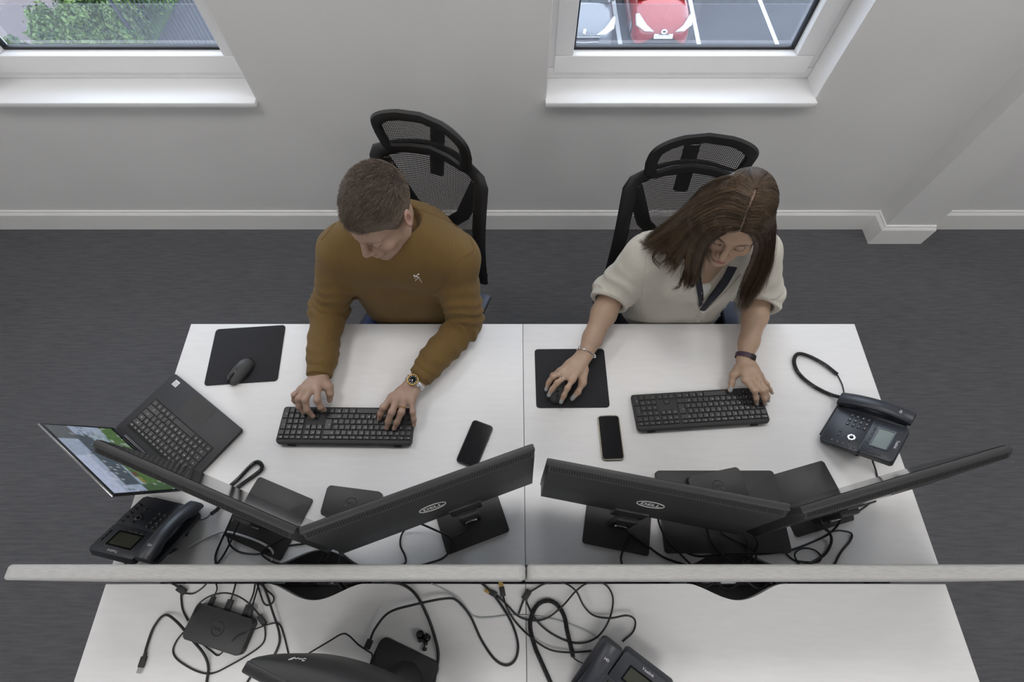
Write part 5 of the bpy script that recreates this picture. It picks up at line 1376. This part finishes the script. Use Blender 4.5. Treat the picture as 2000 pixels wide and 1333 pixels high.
V, Q = f.mesh(); parts.append((V, Q, np.tile(np.array(SKW), (len(V), 1))))
def chest(f, iv):
    f.cone(iv((.607, .965, 1.04)), iv((.606, .960, .93)), .078, .080, .04, wide=HBW.T @ np.array((1, 0, 0)), ws=1.25)
V, Q, C, fw = make_head(HCW, HBW, .955, True, [nbw, nbw + np.array((0, .01, -.05)), nbw + np.array((.07, .02, -.055)), nbw + np.array((-.07, .02, -.055))], SKW, (.24, .085, .075), (.05, .03, .02), chest)
parts.append((V, Q, C))
RW = [.0098, .0083, .0086, .0081, .0070]
o = (1050, 670, 10.253); MZ = .775
hrw = [zz(*o, [(960, 540, .775), (900, 800, .770), (810, 985, .762), (690, 1120, .757)]),
       zz(*o, [(705, 735, .799), (598, 905, .797), (528, 1055, .783), (470, 1190, .769)]),
       zz(*o, [(575, 665, .800), (392, 800, .798), (292, 930, .784), (222, 1050, .769)]),
       zz(*o, [(485, 595, .795), (310, 685, .790), (222, 800, .772), (172, 940, .758)]),
       zz(*o, [(440, 560, .784), (300, 650, .772), (235, 760, .757), (205, 860, .750)])]
NW = (.30, .33, .36)
parts.append(hand(X_R, hrw, RW, (0, -.1, 1), SKW, NW, arm=[(F_R, .040), (L3(F_R, X_R, .35), .038), (L3(F_R, X_R, .75), .029), (tuple(X_R), .0238)], nail_len=1.35))
o = (1400, 670, 10.25)
hlw = [zz(*o, [(405, 500, .780), (335, 650, .775), (300, 810, .768), (268, 955, .759)]),
       zz(*o, [(560, 750, .800), (755, 965, .800), (790, 1110, .783), (800, 1225, KZ)]),
       zz(*o, [(705, 720, .802), (905, 950, .802), (950, 1110, .783), (965, 1230, KZ)]),
       zz(*o, [(815, 690, .798), (975, 930, .796), (1012, 1070, .778), (1022, 1160, .760)]),
       zz(*o, [(870, 645, .790), (1000, 830, .784), (1062, 935, .772), (1108, 1005, .758)])]
parts.append(hand(X_L, hlw, RW, (0, -.1, 1), SKW, NW, arm=[(F_L, .040), (L3(F_L, X_L, .35), .038), (L3(F_L, X_L, .75), .029), (tuple(X_L), .0238)], nail_len=1.35))
V, Q, C = join_np(parts); wom_body = wom.np('body', V, Q, 'skin', C)
# long parted hair: scalp cap, solid locks, fine strands
def fem_hairline(x, y): return np.interp(y, [-.12, -.088, -.070, -.055, -.040, -.02, .02, .06, .13], [.073, .070, .060, .046, .020, -.03, -.05, -.06, -.07])
HSW = .955
f = Field((-.11, -.13, -.09), (.11, .14, .15), .0026); f.ell((0, .014, .036), (.0795, .1015, .0925), 0); f.ell((0, -.042, .036), (.0655, .0530, .0620), .02)
X, Y, Z = f.pts((slice(None),) * 3); part_x = .0
f.warp(lambda X, Y, Z: -.006 * smooth01(.004, .03, np.abs(X)) * smooth01(.0, .05, Z) + .0 * Y)
f.F = np.maximum(f.F, (fem_hairline(X + 0 * Y, Y + 0 * X) - Z).astype(np.float32))
V, Q = f.mesh(); pw = smooth01(.0050, .0026, np.abs(V[:, 0] + .0012 * np.sin(V[:, 1] * 90))) * (V[:, 1] < .045) * (V[:, 2] > .05)
HW0 = np.array((.046, .027, .015)); C = np.tile(HW0, (len(V), 1)); C = C * (1 - pw[:, None]) + np.array((.42, .30, .24)) * pw[:, None]
wom_hair = wom.np('hair', V * HSW @ HBW.T + HCW, Q, 'hair', C)
GL = [[(1446, 450, 1.325), (1412, 455, 1.325), (1384, 473, 1.27), (1369, 505, 1.18), (1362, 538, 1.10), (1354, 560, 1.05)],
      [(1451, 436, 1.345), (1404, 432, 1.34), (1364, 456, 1.27), (1345, 500, 1.17), (1341, 534, 1.09), (1338, 558, 1.05)]]
GM = [[(1451, 436, 1.345), (1404, 432, 1.34), (1362, 456, 1.27), (1338, 488, 1.18), (1322, 512, 1.12), (1314, 536, 1.08)],
      [(1459, 416, 1.365), (1408, 406, 1.355), (1354, 434, 1.28), (1320, 464, 1.18), (1296, 484, 1.12), (1278, 494, 1.10)],
      [(1467, 395, 1.375), (1418, 381, 1.36), (1357, 411, 1.28), (1308, 446, 1.18), (1278, 467, 1.115), (1256, 480, 1.09)],
      [(1474, 370, 1.377), (1438, 357, 1.35), (1382, 381, 1.27), (1328, 423, 1.17), (1290, 453, 1.105), (1264, 468, 1.085)]]
GR = [[(1449, 450, 1.325), (1467, 457, 1.32), (1478, 480, 1.25), (1468, 517, 1.15), (1452, 555, 1.06), (1442, 598, .98)],
      [(1455, 431, 1.35), (1480, 437, 1.34), (1496, 463, 1.26), (1490, 507, 1.16), (1473, 552, 1.06), (1452, 604, .97)],
      [(1463, 405, 1.37), (1490, 409, 1.355), (1505, 442, 1.27), (1501, 490, 1.16), (1488, 537, 1.07), (1466, 588, .985)],
      [(1474, 370, 1.377), (1498, 386, 1.35), (1507, 426, 1.26), (1505, 470, 1.16), (1496, 515, 1.085), (1482, 560, 1.03)]]
def px3(g): return np.array([tuple(W(*p)) for p in g])
GL, GM, GR = [[px3(g) for g in G] for G in (GL, GM, GR)]
for G, s_ in ((GL, -1), (GM, -1), (GR, 1)):
    for g in G: g[0] += HBW[:, 0] * s_ * .0065
top = GM[-1][0]
def backg(dx): h = HCW; return np.array([top, top + np.array((dx * .5, .055, -.02)), (h[0] + dx, h[1] + .105, 1.27), (h[0] + dx * 1.2, h[1] + .12, 1.17), (h[0] + dx * 1.2, h[1] + .145, 1.10), (h[0] + dx * 1.2, h[1] + .185, 1.045)])
GB = [GM[-1]] + [backg(d) for d in (-.07, -.02, .03, .07)] + [GR[-1]]
sk_c = np.array((0, .014, .036)); sk_r = np.array((.0815, .1035, .0945))
def push(P, ex=1.0):
    q = ((P - HCW) @ HBW / HSW - sk_c) / (sk_r * ex); n = np.linalg.norm(q, axis=-1, keepdims=True); q = np.where(n < 1, q / np.maximum(n, 1e-6), q)
    return (q * (sk_r * ex) + sk_c) * HSW @ HBW.T + HCW
def cr(G, K):   # smooth resample of a guide
    return np.array([tuple(p) for p in (lambda s: [s[round(i * (len(s) - 1) / (K - 1))] for i in range(K)])(smooth_path(G, 10))])
K = 20; GLr, GMr, GRr, GBr = [np.array([cr(g, K) for g in G]) for G in (GL, GM, GR, GB)]
def sheet(G, u):
    """interpolated strand at position u across a fan of guides"""
    x = np.clip(u, 0, .9999) * (len(G) - 1); i = x.astype(int); t = (x - i)[:, None, None]; return G[i] * (1 - t) + G[i + 1] * t
f = Field(np.min([g.min((0, 1)) for g in (GLr, GMr, GRr, GBr)], 0) - .04, np.max([g.max((0, 1)) for g in (GLr, GMr, GRr, GBr)], 0) + .04, .0042)
for G, nn in ((GLr, 5), (GMr, 12), (GRr, 10), (GBr, 13)):
    for c in push(sheet(G, np.linspace(0, 1, nn))):
        rad = np.interp(np.linspace(0, 1, K), [0, .25, .6, .85, 1], [.001, .0065, .0085, .005, .0012])
        for i in range(2, K - 2, 2): f.cone(c[i], c[i + 2], rad[i], rad[i + 2], .006)
V, Q = f.mesh(); V = relax(V, Q, 2, .4); zt = smooth01(1.02, 1.30, V[:, 2])[:, None]
wom.np('hair_locks', V, Q, 'hair', np.array((.085, .050, .024)) * (1 - zt) + HW0 * zt, wom_hair)
r = np.random.default_rng(11); allc, allk = [], []
for G, nn in ((GLr, 900), (GMr, 2000), (GRr, 1800), (GBr, 1000)):
    u = r.random(nn); c = sheet(G, u); t = np.linspace(0, 1, K)[None, :, None]
    nc = max(6, nn // 55); cl = np.floor(u * nc).astype(int); ph = r.random(nc + 1)[cl] * 6.28; cu = (cl + .5) / nc
    c = c * (1 - .6 * t ** 2) + sheet(G, cu) * .6 * t ** 2
    off = r.normal(size=(nn, 1, 3)) * (.0022 + .0040 * t ** 1.5) + .006 * t ** 1.6 * np.stack([np.sin(ph), np.cos(ph), .4 * np.sin(2 * ph)], -1)[:, None] + .0075 * t ** 2 * np.stack([np.sin(ph[:, None] + 7.5 * t[..., 0]), np.cos(1.7 * ph[:, None] + 6.5 * t[..., 0]), .5 * np.sin(2 * ph[:, None] + 6 * t[..., 0])], -1)
    c = push(c + off, 1.03) + 0; out = (c - HCW); up_ = np.array((0, -.25, .95)) * .0075 * np.sin(PI * np.clip(t * 1.1, 0, 1)) ; c = c + up_ * (.6 + .6 * r.random((nn, 1, 1)))
    ln = .74 + .26 * r.random(nn) + .10 * np.sin(ph * 3)   # uneven ends
    s = np.linspace(0, 1, K)[None] * np.minimum(ln, 1)[:, None] * (K - 1); i = np.minimum(s.astype(int), K - 2); w_ = (s - i)[..., None]
    c = np.take_along_axis(c, i[..., None].repeat(3, 2), 1) * (1 - w_) + np.take_along_axis(c, (i + 1)[..., None].repeat(3, 2), 1) * w_
    allc.append(c); allk.append(np.array((.062, .039, .023)) * (.35 + 1.6 * r.random(nn) ** 1.4)[:, None] + np.array((.035, .022, .009)) * (r.random(nn) < .25)[:, None])
# a few loose wisps over the shoulder
wl = []
for a in ([(1300, 470, 1.14), (1278, 470, 1.10), (1262, 478, 1.085), (1248, 470, 1.085)], [(1310, 480, 1.13), (1285, 490, 1.09), (1275, 505, 1.07), (1290, 522, 1.06)], [(1340, 520, 1.11), (1332, 545, 1.07), (1325, 560, 1.05), (1316, 564, 1.04)], [(1365, 530, 1.1), (1358, 548, 1.06), (1352, 560, 1.045), (1349, 546, 1.05)]):
    g = cr(px3(a), K)
    for k in range(26): wl.append(g + r.normal(size=3) * .0016 + r.normal(size=3) * .004 * np.linspace(0, 1, K)[:, None])
allc.append(np.array(wl)); allk.append(np.tile(np.array((.05, .03, .016)), (len(wl), 1)))
V, Q, C = strands(np.concatenate(allc), np.full(sum(len(c) for c in allc), .00062), np.concatenate(allk))
tag(wom.np('hair_strands', V, Q, 'hair', C, wom_hair), kind='stuff')

# lapels, placket, lanyard, buttons laid on shirt and chest
bw = BVHTree.FromPolygons([v.co + wom.o for ob in (shirt, wom_body) for v in ob.data.vertices], [tuple(p.vertices) for p in shirt.data.polygons] + [tuple(i + len(shirt.data.vertices) for i in p.vertices) for p in wom_body.data.polygons])
wom.mb('lanyard', surface_patch(bw, [(1352, 512), (1357, 545), (1366, 598)], [(1366, 512), (1369, 545), (1373, 592)], 14, 4, .004, .0012), 'navy')
wom.mb('lanyard', surface_patch(bw, [(1424, 520), (1404, 556), (1367, 604)], [(1438, 522), (1415, 562), (1374, 606)], 14, 4, .004, .0012), 'navy')
wom.mb('lapel', surface_patch(bw, [(1345, 508), (1352, 545), (1364, 602)], [(1322, 520), (1326, 556), (1358, 606)], 14, 7, .003, .0022), 'linen', shirt)
wom.mb('lapel', surface_patch(bw, [(1446, 535), (1420, 565), (1376, 606)], [(1470, 555), (1438, 588), (1390, 612)], 14, 7, .003, .0022), 'linen', shirt)
p = surface_line(bw, [(1367, 606), (1361, 618), (1352, 634)], .0005)
if len(p) > 2: wom.mb('placket_edge', MB().tube(p, .002, 5), 'linen', shirt)
for b_ in ((1374, 609), (1364, 628)):
    h, n_ = cam_hit(bw, *b_)
    if h is not None: wom.mb('button', MB().lathe([(.0055, 0), (.0055, .0016), (.0045, .0022)], 14, Matrix.Translation(h) @ n_.to_track_quat('Z', 'Y').to_matrix().to_4x4()), 'white_print', shirt)
for ln in ([(1262, 498), (1258, 540), (1252, 585)],):
    p = surface_line(bw, ln, .0003)
    if len(p) > 3: wom.mb('seam', MB().tube(p, .0014, 5), 'linen', shirt)
# jewellery and wristband
wom.mb('ring', ring_on(hrw[2][0], hrw[2][1], .38, .0098, .0016), 'silver', wom_body)
wom.mb('ring', ring_on(hrw[3][0], hrw[3][1], .35, .0092, .0012), 'silver', wom_body)
wom.mb('ring', ring_on(hlw[3][0], hlw[3][1], .42, .0092, .0009), 'silver', wom_body)
def wrist_ring(w, e, back, ra, rb, upv=(0, -.1, 1)):
    a = (Vector(e) - Vector(w)).normalized(); c = Vector(w) + a * back; u = (Vector(upv) - a * Vector(upv).dot(a)).normalized(); s = a.cross(u)
    return a, u, s, [c + s * math.cos(k) * ra + u * math.sin(k) * rb for k in [2 * PI * i / 40 for i in range(40)]]
a, u, s, rp = wrist_ring(X_R, F_R, .006, .0330, .0290, (0, -.35, 1))
br = wom.mb('bracelet', MB().tube(rp, .0016, 6, closed=True), 'silver')
for k in (0, 2, 4, 7, 12, 16, 18, 20, 22, 36, 38): wom.mb('bead', MB().lathe([(.001, -.0035), (.004, -.002), (.0042, .002), (.001, .0035)], 10, Matrix.Translation(rp[k]) @ (rp[(k + 1) % 40] - rp[k]).to_track_quat('Z', 'Y').to_matrix().to_4x4()), 'silver', br)
a, u, s, rp = wrist_ring(X_L, F_L, .004, .0305, .0275)
mat('strap_purple', (0.045, 0.022, 0.045), 0.5)
bd = wom.mb('fitness_band', MB().tube(rp, .0085, 8, closed=True, flat=.22, up=None) if False else MB().grid([[p + a * dx + (p - Vector(X_L)).normalized() * dr for p in rp] for dx, dr in ((-.008, 0), (-.008, .002), (.008, .002), (.008, 0), (-.008, 0))], closed=True), 'strap_purple')
q = rp[6]; wom.mb('band_display', MB().rbox(-.0095, .0095, -.0105, .0105, -.002, .0045, .002, m=frame_m(q, a, (rp[7] - rp[5]).normalized(), a.cross((rp[7] - rp[5]).normalized()))), 'black_gloss', bd)
# ================================================================== the other near-desk monitor, earbuds
NM = (-.285, -.225); NR = R(-22)
t = thing('monitor', 'curved-back black monitor cut off by the bottom edge of the picture', 'monitor', (*NM, DZ), NR)
T = TM((0, 0, .395), rx=R(-6)); hw = .262; rows = []
for z, k in ((.003, .0), (.0, .55), (-.006, .72), (-.03, .95), (-.10, 1.0), (-.24, 1.0), (-.30, .8), (-.322, .5)):
    rows.append([(x, -.012 + (.016 + .060 * (1 - (x / hw) ** 2) ** .8) * k, z) for x in np.linspace(-hw, hw, 25)])
MB().grid(rows, T).build('back_shell', 'monitor_shell', t, smooth=R(60))
MB().rbox(-hw - .004, hw + .004, -.026, -.004, -.325, .004, .004, m=T).build('bezel', 'black_plastic', t)
MB().box(-hw, hw, -.0268, -.0258, -.315, -.004, T).build('display', 'screen_off', t, smooth=None)
g = MB()
def on_back(x, z): return T @ Vector((x, -.0105 + (.016 + .060 * (1 - (x / hw) ** 2) ** .8) * float(np.interp(-z, [0, .006, .03, .1], [.55, .72, .95, 1.0])), z))
for st in ([(-.205, -.006), (-.200, -.016), (-.193, -.022)], [(-.205, -.006), (-.196, -.012), (-.193, -.022)], [(-.193, -.020), (-.186, -.016), (-.180, -.022), (-.174, -.017), (-.168, -.022)], [(-.152, -.016), (-.159, -.013), (-.164, -.019), (-.160, -.025), (-.153, -.024)]):
    g.tube([on_back(-.180 + (x + .18) * .55, -.015 + (z + .015) * .7) for x, z in st], .0009, 5)
g.build('logo', 'white_print', t)
bx = t.matrix_basis
MB().prism(rrect(-.105, .072, -.085, .068, .02), 0, .012, TM((.0, .01, 0)), bev=.004).build('stand_base', 'black_plastic', t)
MB().lathe([(.048, .012), (.044, .03), (.032, .05), (.028, .17)], 28, TM((-.0, .005, 0))).build('stand_column', 'monitor_shell', t)
e = W(828, 1245, DZ)
t = thing('earbuds', 'small black in-ear earbuds on the near left desk', 'earbuds', e)
for (x, y, a_) in ((-.009, .006, .4), (.009, -.001, -.6)):
    b_ = MB().lathe([(.002, -.008), (.0095, -.007), (.0115, 0), (.0095, .007), (.004, .009)], 16, TM((x, y, .0115), rx=R(60), rz=a_)).build('bud', 'black_gloss', t)
    MB().lathe([(.0055, 0), (.0065, .004), (.004, .008)], 12, TM((x, y - .010, .0075), rx=R(80), rz=a_)).build('ear_tip', 'black_soft', b_)
MB().tube([(.0, -.006, .004), (.003, -.018, .003), (.004, -.026, .004)], .002, 6).build('ear_hook', 'black_soft', t)
MB().lathe([(.002, -.004), (.006, -.003), (.006, .003), (.002, .004)], 12, TM((.005, -.028, .006), rx=R(70))).build('ear_tip', 'black_soft', t)

# ================================================================== cables: each one a thing
def cable(label, pts, r=.0026, m='cable_black', plugs=(), cat='cable'):
    P = smooth_path([W(p[0], p[1], (p[2] if len(p) > 2 else DZ + r + .0006)) for p in pts], 8)
    c = P[0].copy(); c.z = DZ; t = thing('cable', label, cat, c, 0, 'loose cables')
    MB().tube([p - c for p in P], r, 7).build('lead', m, t, smooth=PI)
    for kind, i0, i1 in plugs:       # plug aligned with the lead between two control points
        a, b = Vector(W(*i0)) - c, Vector(W(*i1)) - c; d = (b - a); L_ = d.length; x = d.normalized(); y = Vector((-x.y, x.x, 0)).normalized(); Fm = frame_m(a, x, y, x.cross(y))
        if kind == 'usb':
            MB().rbox(0, L_ * .66, -.0078, .0078, -.0042, .0042, .002, m=Fm).build('plug', 'black_soft', t); MB().rbox(-L_ * .25, .002, -.004, .004, -.003, .003, .0014, m=Fm).build('strain_relief', 'black_soft', t)
            MB().box(L_ * .66, L_, -.006, .006, -.0023, .0023, Fm).build('connector', 'silver', t, smooth=None)
        elif kind == 'gold':
            MB().rbox(0, L_ * .6, -.0075, .0075, -.0045, .0045, .002, m=Fm).build('plug', 'black_soft', t); MB().box(L_ * .6, L_, -.006, .006, -.0023, .0023, Fm).build('connector', 'gold', t, smooth=None)
        else:
            w_ = {'plug': .0065, 'fat': .0085, 'ferrite': .0080}[kind]
            MB().rbox(0, L_, -w_, w_, -.0048, .0048, .0022, m=Fm).build('plug' if kind != 'ferrite' else 'ferrite_core', 'black_soft', t)
    return t
Z = DZ
# --- near left desk
cable('thick black cable ending in a silver plug, far left of the near desk', [(282, 1283), (287, 1262), (301, 1225), (322, 1202, Z + .012), (345, 1215, Z + .02), (375, 1250, Z + .02), (398, 1278, Z + .012), (407, 1305), (404, 1350), (420, 1460), (470, 1560), (560, 1600)], .0034, plugs=[('usb', (282, 1283, Z + .0045), (271, 1316, Z + .0045))])
cable('thin black cable looping round the near docking station', [(360, 1232, Z + .01), (372, 1213, Z + .02), (386, 1183, Z + .04), (410, 1165, Z + .05), (440, 1159, Z + .055), (468, 1167, Z + .05), (492, 1185, Z + .03), (512, 1212, Z + .008), (518, 1236), (513, 1258), (488, 1278), (450, 1300), (415, 1316), (385, 1312), (350, 1292), (338, 1274), (344, 1254), (358, 1236)], .0022, plugs=[('plug', (505, 1203, Z + .014), (518, 1222, Z + .006))])
cable('black cable with a ferrite block below the left end of the screen', [(318, 1136), (335, 1140), (352, 1152, Z + .006), (354, 1172), (357, 1192), (367, 1213)], .0026, plugs=[('ferrite', (347, 1148, Z + .007), (362, 1158, Z + .007))])
cable('thin black cable curving from the ferrite block to the gap', [(362, 1160), (378, 1160), (394, 1150), (406, 1138)], .0020)
cable('thin black cable leaving the lower edge of the near docking station', [(392, 1256, Z + .012), (412, 1272), (425, 1281), (436, 1273, Z + .01), (462, 1245, Z + .032), (500, 1229, Z + .02), (530, 1219, Z + .008), (545, 1220), (554, 1240), (566, 1290)], .0020)
cable('first black lead plugged into the back of the near docking station', [(411, 1182, Z + .013), (419, 1164, Z + .012), (424, 1150, Z + .01), (420, 1136)], .0020, plugs=[('plug', (407, 1190, Z + .013), (418, 1166, Z + .013))])
cable('second black lead plugged into the back of the near docking station', [(444, 1192, Z + .013), (452, 1170, Z + .013), (458, 1150, Z + .012), (461, 1136)], .0025, plugs=[('fat', (440, 1200, Z + .013), (452, 1172, Z + .013))])
cable('third black lead plugged into the back of the near docking station', [(478, 1206, Z + .013), (487, 1180, Z + .014), (495, 1160, Z + .014), (499, 1136)], .0024, plugs=[('plug', (474, 1210, Z + .013), (486, 1182, Z + .013))])
cable('fourth black lead plugged into the back of the near docking station', [(487, 1208, Z + .013), (493, 1184, Z + .018), (500, 1160, Z + .016), (507, 1136)], .0022, plugs=[('plug', (484, 1212, Z + .013), (492, 1186, Z + .015))])
cable('black lead in a small teardrop loop right of the near docking station', [(502, 1140), (509, 1162, Z + .012), (515, 1178, Z + .012), (523, 1183, Z + .008), (533, 1177, Z + .006), (534, 1166, Z + .006), (522, 1154, Z + .008), (508, 1140)], .0024)
cable('thick black cable falling from the gap to the curved-back monitor', [(511, 1138), (520, 1158, Z + .016), (532, 1195, Z + .014), (543, 1228, Z + .012), (546, 1252), (540, 1272), (530, 1290)], .0031)
cable('heavy black cable arching across the near left desk to its front', [(752, 1137), (785, 1142, Z + .02), (812, 1162, Z + .03), (835, 1205, Z + .02), (850, 1248, Z + .01), (856, 1280), (851, 1315), (842, 1350), (800, 1440), (720, 1520), (600, 1570)], .0042)
cable('black monitor cable looping over the seam of the near desks', [(722, 1254, Z + .012), (733, 1228, Z + .02), (760, 1197, Z + .03), (808, 1182, Z + .035), (868, 1170, Z + .03), (893, 1174, Z + .02), (918, 1203, Z + .008), (940, 1250), (965, 1287), (988, 1300), (1006, 1290), (1012, 1262), (1003, 1226), (985, 1192), (960, 1158, Z + .008), (938, 1137)], .0033, plugs=[('fat', (716, 1268, Z + .015), (724, 1250, Z + .015))])
cable('thin black cable bent like a roof behind the curved-back monitor', [(588, 1286, Z + .03), (640, 1255, Z + .03), (668, 1239, Z + .03), (682, 1243, Z + .03), (700, 1260, Z + .02), (716, 1271, Z + .016), (727, 1280, Z + .018), (724, 1300, Z + .02), (730, 1340, Z + .02)], .0022)
cable('black cable slanting under the curved-back monitor', [(512, 1296), (495, 1315), (478, 1345), (455, 1420), (470, 1520), (560, 1580)], .0030)
# --- near right desk and seam
cable('clear cable lying across the desk seam', [(842, 1140), (880, 1160), (905, 1188), (930, 1206), (960, 1207), (1000, 1203), (1050, 1205), (1100, 1216), (1150, 1236), (1175, 1252)], .0022, 'cable_clear')
cable('long black cable in a figure of eight with a gold-tipped plug', [(970, 1163, Z + .006), (990, 1182, Z + .006), (1012, 1204, Z + .006), (1040, 1213, Z + .006), (1070, 1207, Z + .01), (1100, 1183, Z + .018), (1125, 1155, Z + .015), (1150, 1139, Z + .01), (1180, 1141, Z + .01), (1197, 1168, Z + .01), (1190, 1210, Z + .012), (1165, 1246, Z + .01), (1125, 1257), (1080, 1240), (1048, 1213, Z + .014), (1031, 1183), (1027, 1168)], .0026, plugs=[('gold', (970, 1163, Z + .006), (948, 1152, Z + .006))])
cable('black cable with a gold-tipped plug pointing at the screen seam', [(983, 1166, Z + .006), (990, 1188, Z + .012), (1006, 1214), (1032, 1241, Z + .014), (1070, 1268, Z + .016), (1110, 1275, Z + .014), (1158, 1272)], .0026, plugs=[('gold', (983, 1166, Z + .006), (977, 1134, Z + .006))])
cable('black cable with an eyelet running to the near phone', [(1013, 1200), (1020, 1180), (1027, 1163, Z + .006), (1040, 1154, Z + .008), (1068, 1139, Z + .012), (1098, 1138, Z + .012), (1124, 1154, Z + .024), (1140, 1184, Z + .02), (1160, 1203, Z + .012), (1192, 1208, Z + .024), (1224, 1203, Z + .03), (1240, 1212, Z + .02), (1237, 1234), (1216, 1254)], .0026, plugs=[('fat', (1023, 1172, Z + .007), (1034, 1154, Z + .007))])
cable('thin black wire joining the coiled cord to the near phone', [(1118, 1284, Z + .008), (1127, 1291), (1138, 1296, Z + .02)], .0014)
# --- the man's desk
cable('black cable crossing below the left desk phone handset', [(458, 1000, Z + .13), (446, 1028, Z + .07), (432, 1058, Z + .02), (422, 1082), (421, 1098), (426, 1112)], .0032)
cable('second black cable crossing below the left desk phone handset', [(474, 1005, Z + .13), (462, 1032, Z + .07), (450, 1060, Z + .02), (436, 1086, Z + .008), (418, 1110)], .0030)
cable('white cable draped over the leftmost monitor stand', [(366, 1070, Z + .012), (392, 1056), (418, 1045), (438, 1039, Z + .012), (470, 1046, Z + .014), (508, 1060, Z + .014), (528, 1072, Z + .012), (534, 1084), (530, 1096)], .0033, 'cable_white')
cable('black cable waving along behind the man\'s monitors to the cut-out', [(444, 1044, Z + .02), (450, 1066, Z + .01), (472, 1080), (512, 1082, Z + .010), (550, 1069), (590, 1063), (630, 1060, Z + .012), (655, 1072, Z + .012), (685, 1096), (706, 1110)], .0028)
cable('black cable curling past the leftmost stand base', [(580, 1040, Z + .10), (548, 1056, Z + .03), (516, 1072, Z + .014), (511, 1083, Z + .012), (532, 1098), (575, 1107)], .0028)
cable('bundled black lead hanging into the left cut-out', [(640, 1056, Z + .04), (634, 1075, Z + .02), (626, 1094, Z - .01), (616, 1108, Z - .05)], .0040)
cable('second bundled black lead hanging into the left cut-out', [(646, 1056, Z + .04), (645, 1076, Z + .02), (636, 1092, Z - .01), (626, 1108, Z - .05)], .0030)
cable('single straight black lead dropping beside the left cut-out', [(667, 1056, Z + .04), (664, 1080, Z + .01), (661, 1108)], .0028)
cable('black cable in an S bend left of the logo monitor stand', [(822, 1024, Z + .05), (800, 1028, Z + .03), (785, 1044, Z + .01), (782, 1066), (791, 1086), (792, 1100), (780, 1106)], .0028)
cable('black cable from the logo monitor stand to the screen', [(818, 1022, Z + .06), (850, 1036, Z + .04), (878, 1050, Z + .03), (882, 1070, Z + .012), (866, 1090), (836, 1101), (806, 1108)], .0030)
cable('thin black cable looped through the logo monitor stand', [(908, 984, Z + .06), (918, 1000, Z + .04), (917, 1022, Z + .02), (905, 1040, Z + .015), (884, 1050, Z + .02)], .0022)
# --- the woman's desk
cable('black cable sweeping from the logo monitor down to the right screen', [(1194, 980, Z + .10), (1203, 1010, Z + .06), (1222, 1036, Z + .02), (1258, 1062, Z + .012), (1298, 1090), (1345, 1106)], .0034)
cable('black cable dropping left from the woman\'s first monitor stand', [(1238, 1044, Z + .02), (1222, 1066, Z + .010), (1213, 1088), (1216, 1108)], .0028)
cable('black cable beside the closed laptop\'s left edge', [(1284, 996, Z + .08), (1287, 1022, Z + .04), (1300, 1050, Z + .024), (1328, 1082, Z + .02), (1352, 1106)], .0030)
cable('black lead on the closed laptop, leftmost of four', [(1376, 1010, Z + .06), (1384, 1045, Z + .026), (1400, 1072, Z + .024), (1424, 1094, Z + .006), (1440, 1108)], .0026)
cable('black lead on the closed laptop, second of four', [(1388, 1010, Z + .06), (1414, 1044, Z + .026), (1452, 1062, Z + .026), (1476, 1082, Z + .012), (1472, 1106)], .0026)
cable('black lead on the closed laptop, third of four', [(1424, 1010, Z + .06), (1448, 1036, Z + .03), (1460, 1062, Z + .03), (1454, 1090, Z + .006), (1446, 1108)], .0026)
cable('black lead on the closed laptop, rightmost of four', [(1434, 1010, Z + .06), (1466, 1040, Z + .034), (1480, 1064, Z + .03), (1466, 1090, Z + .006), (1452, 1108)], .0026)
cable('black cable lying along the front of the closed laptop', [(1335, 1078, Z + .008), (1362, 1087), (1400, 1086, Z + .01), (1440, 1084, Z + .012), (1500, 1082, Z + .01), (1540, 1076), (1580, 1062), (1618, 1044, Z + .014), (1640, 1020, Z + .05), (1640, 1000, Z + .08)], .0030)
cable('thick black cable bowing right below the rightmost monitor', [(1590, 1004, Z + .10), (1612, 1030, Z + .04), (1624, 1054, Z + .012), (1612, 1082), (1580, 1102), (1552, 1108)], .0040)
cable('black cable coiling behind the woman\'s monitors', [(1535, 1082), (1550, 1094), (1570, 1098), (1598, 1098), (1603, 1086), (1588, 1074, Z + .008), (1565, 1072, Z + .008), (1552, 1084, Z + .008), (1560, 1102)], .0026)
cable('thin black cable angling off to the right of the last stand', [(1600, 1015, Z + .08), (1615, 1038, Z + .03), (1640, 1037, Z + .016), (1662, 1042, Z + .006), (1661, 1056), (1642, 1080), (1628, 1108)], .0028)
cable('black phone lead running behind the rightmost monitor', [(1704, 900, Z + .02), (1712, 925), (1716, 955), (1706, 975), (1690, 990), (1668, 1004), (1650, 1012, Z + .012)], .0026)
cable('straight end of the coiled cord at the blue-sheened phone', [(1636, 733), (1645, 752), (1650, 772), (1658, 786, Z + .016)], .0020)
cable('thin black wire from the coiled cord to the left desk phone', [(412, 1004, Z + .014), (404, 1012), (392, 1016), (378, 1012, Z + .03)], .0014)
cable('dark lead peeping out under the left desk phone', [(252, 1080), (245, 1092), (247, 1112)], .0036)
# --- leads lying in the tray, seen through the cut-outs
r = random.Random(5)
for side, x in (('left', -.56), ('right', .64)):
    for k, wd_ in enumerate(('uppermost', 'middle', 'lowest')):
        c = Vector((x, .036, .602)); t = thing('cable', 'black lead in the tray under the %s cut-out, %s of three' % (side, wd_), 'cable', c, 0, 'leads in the cable tray')
        P = [Vector((-.16 + .08 * i, (-1) ** (i + k) * .025 + r.uniform(-.02, .02), .085 - .012 * k + r.uniform(-.01, .01))) for i in range(5)]
        MB().tube(smooth_path(P, 8), .0036, 7).build('lead', 'cable_black', t, smooth=PI)
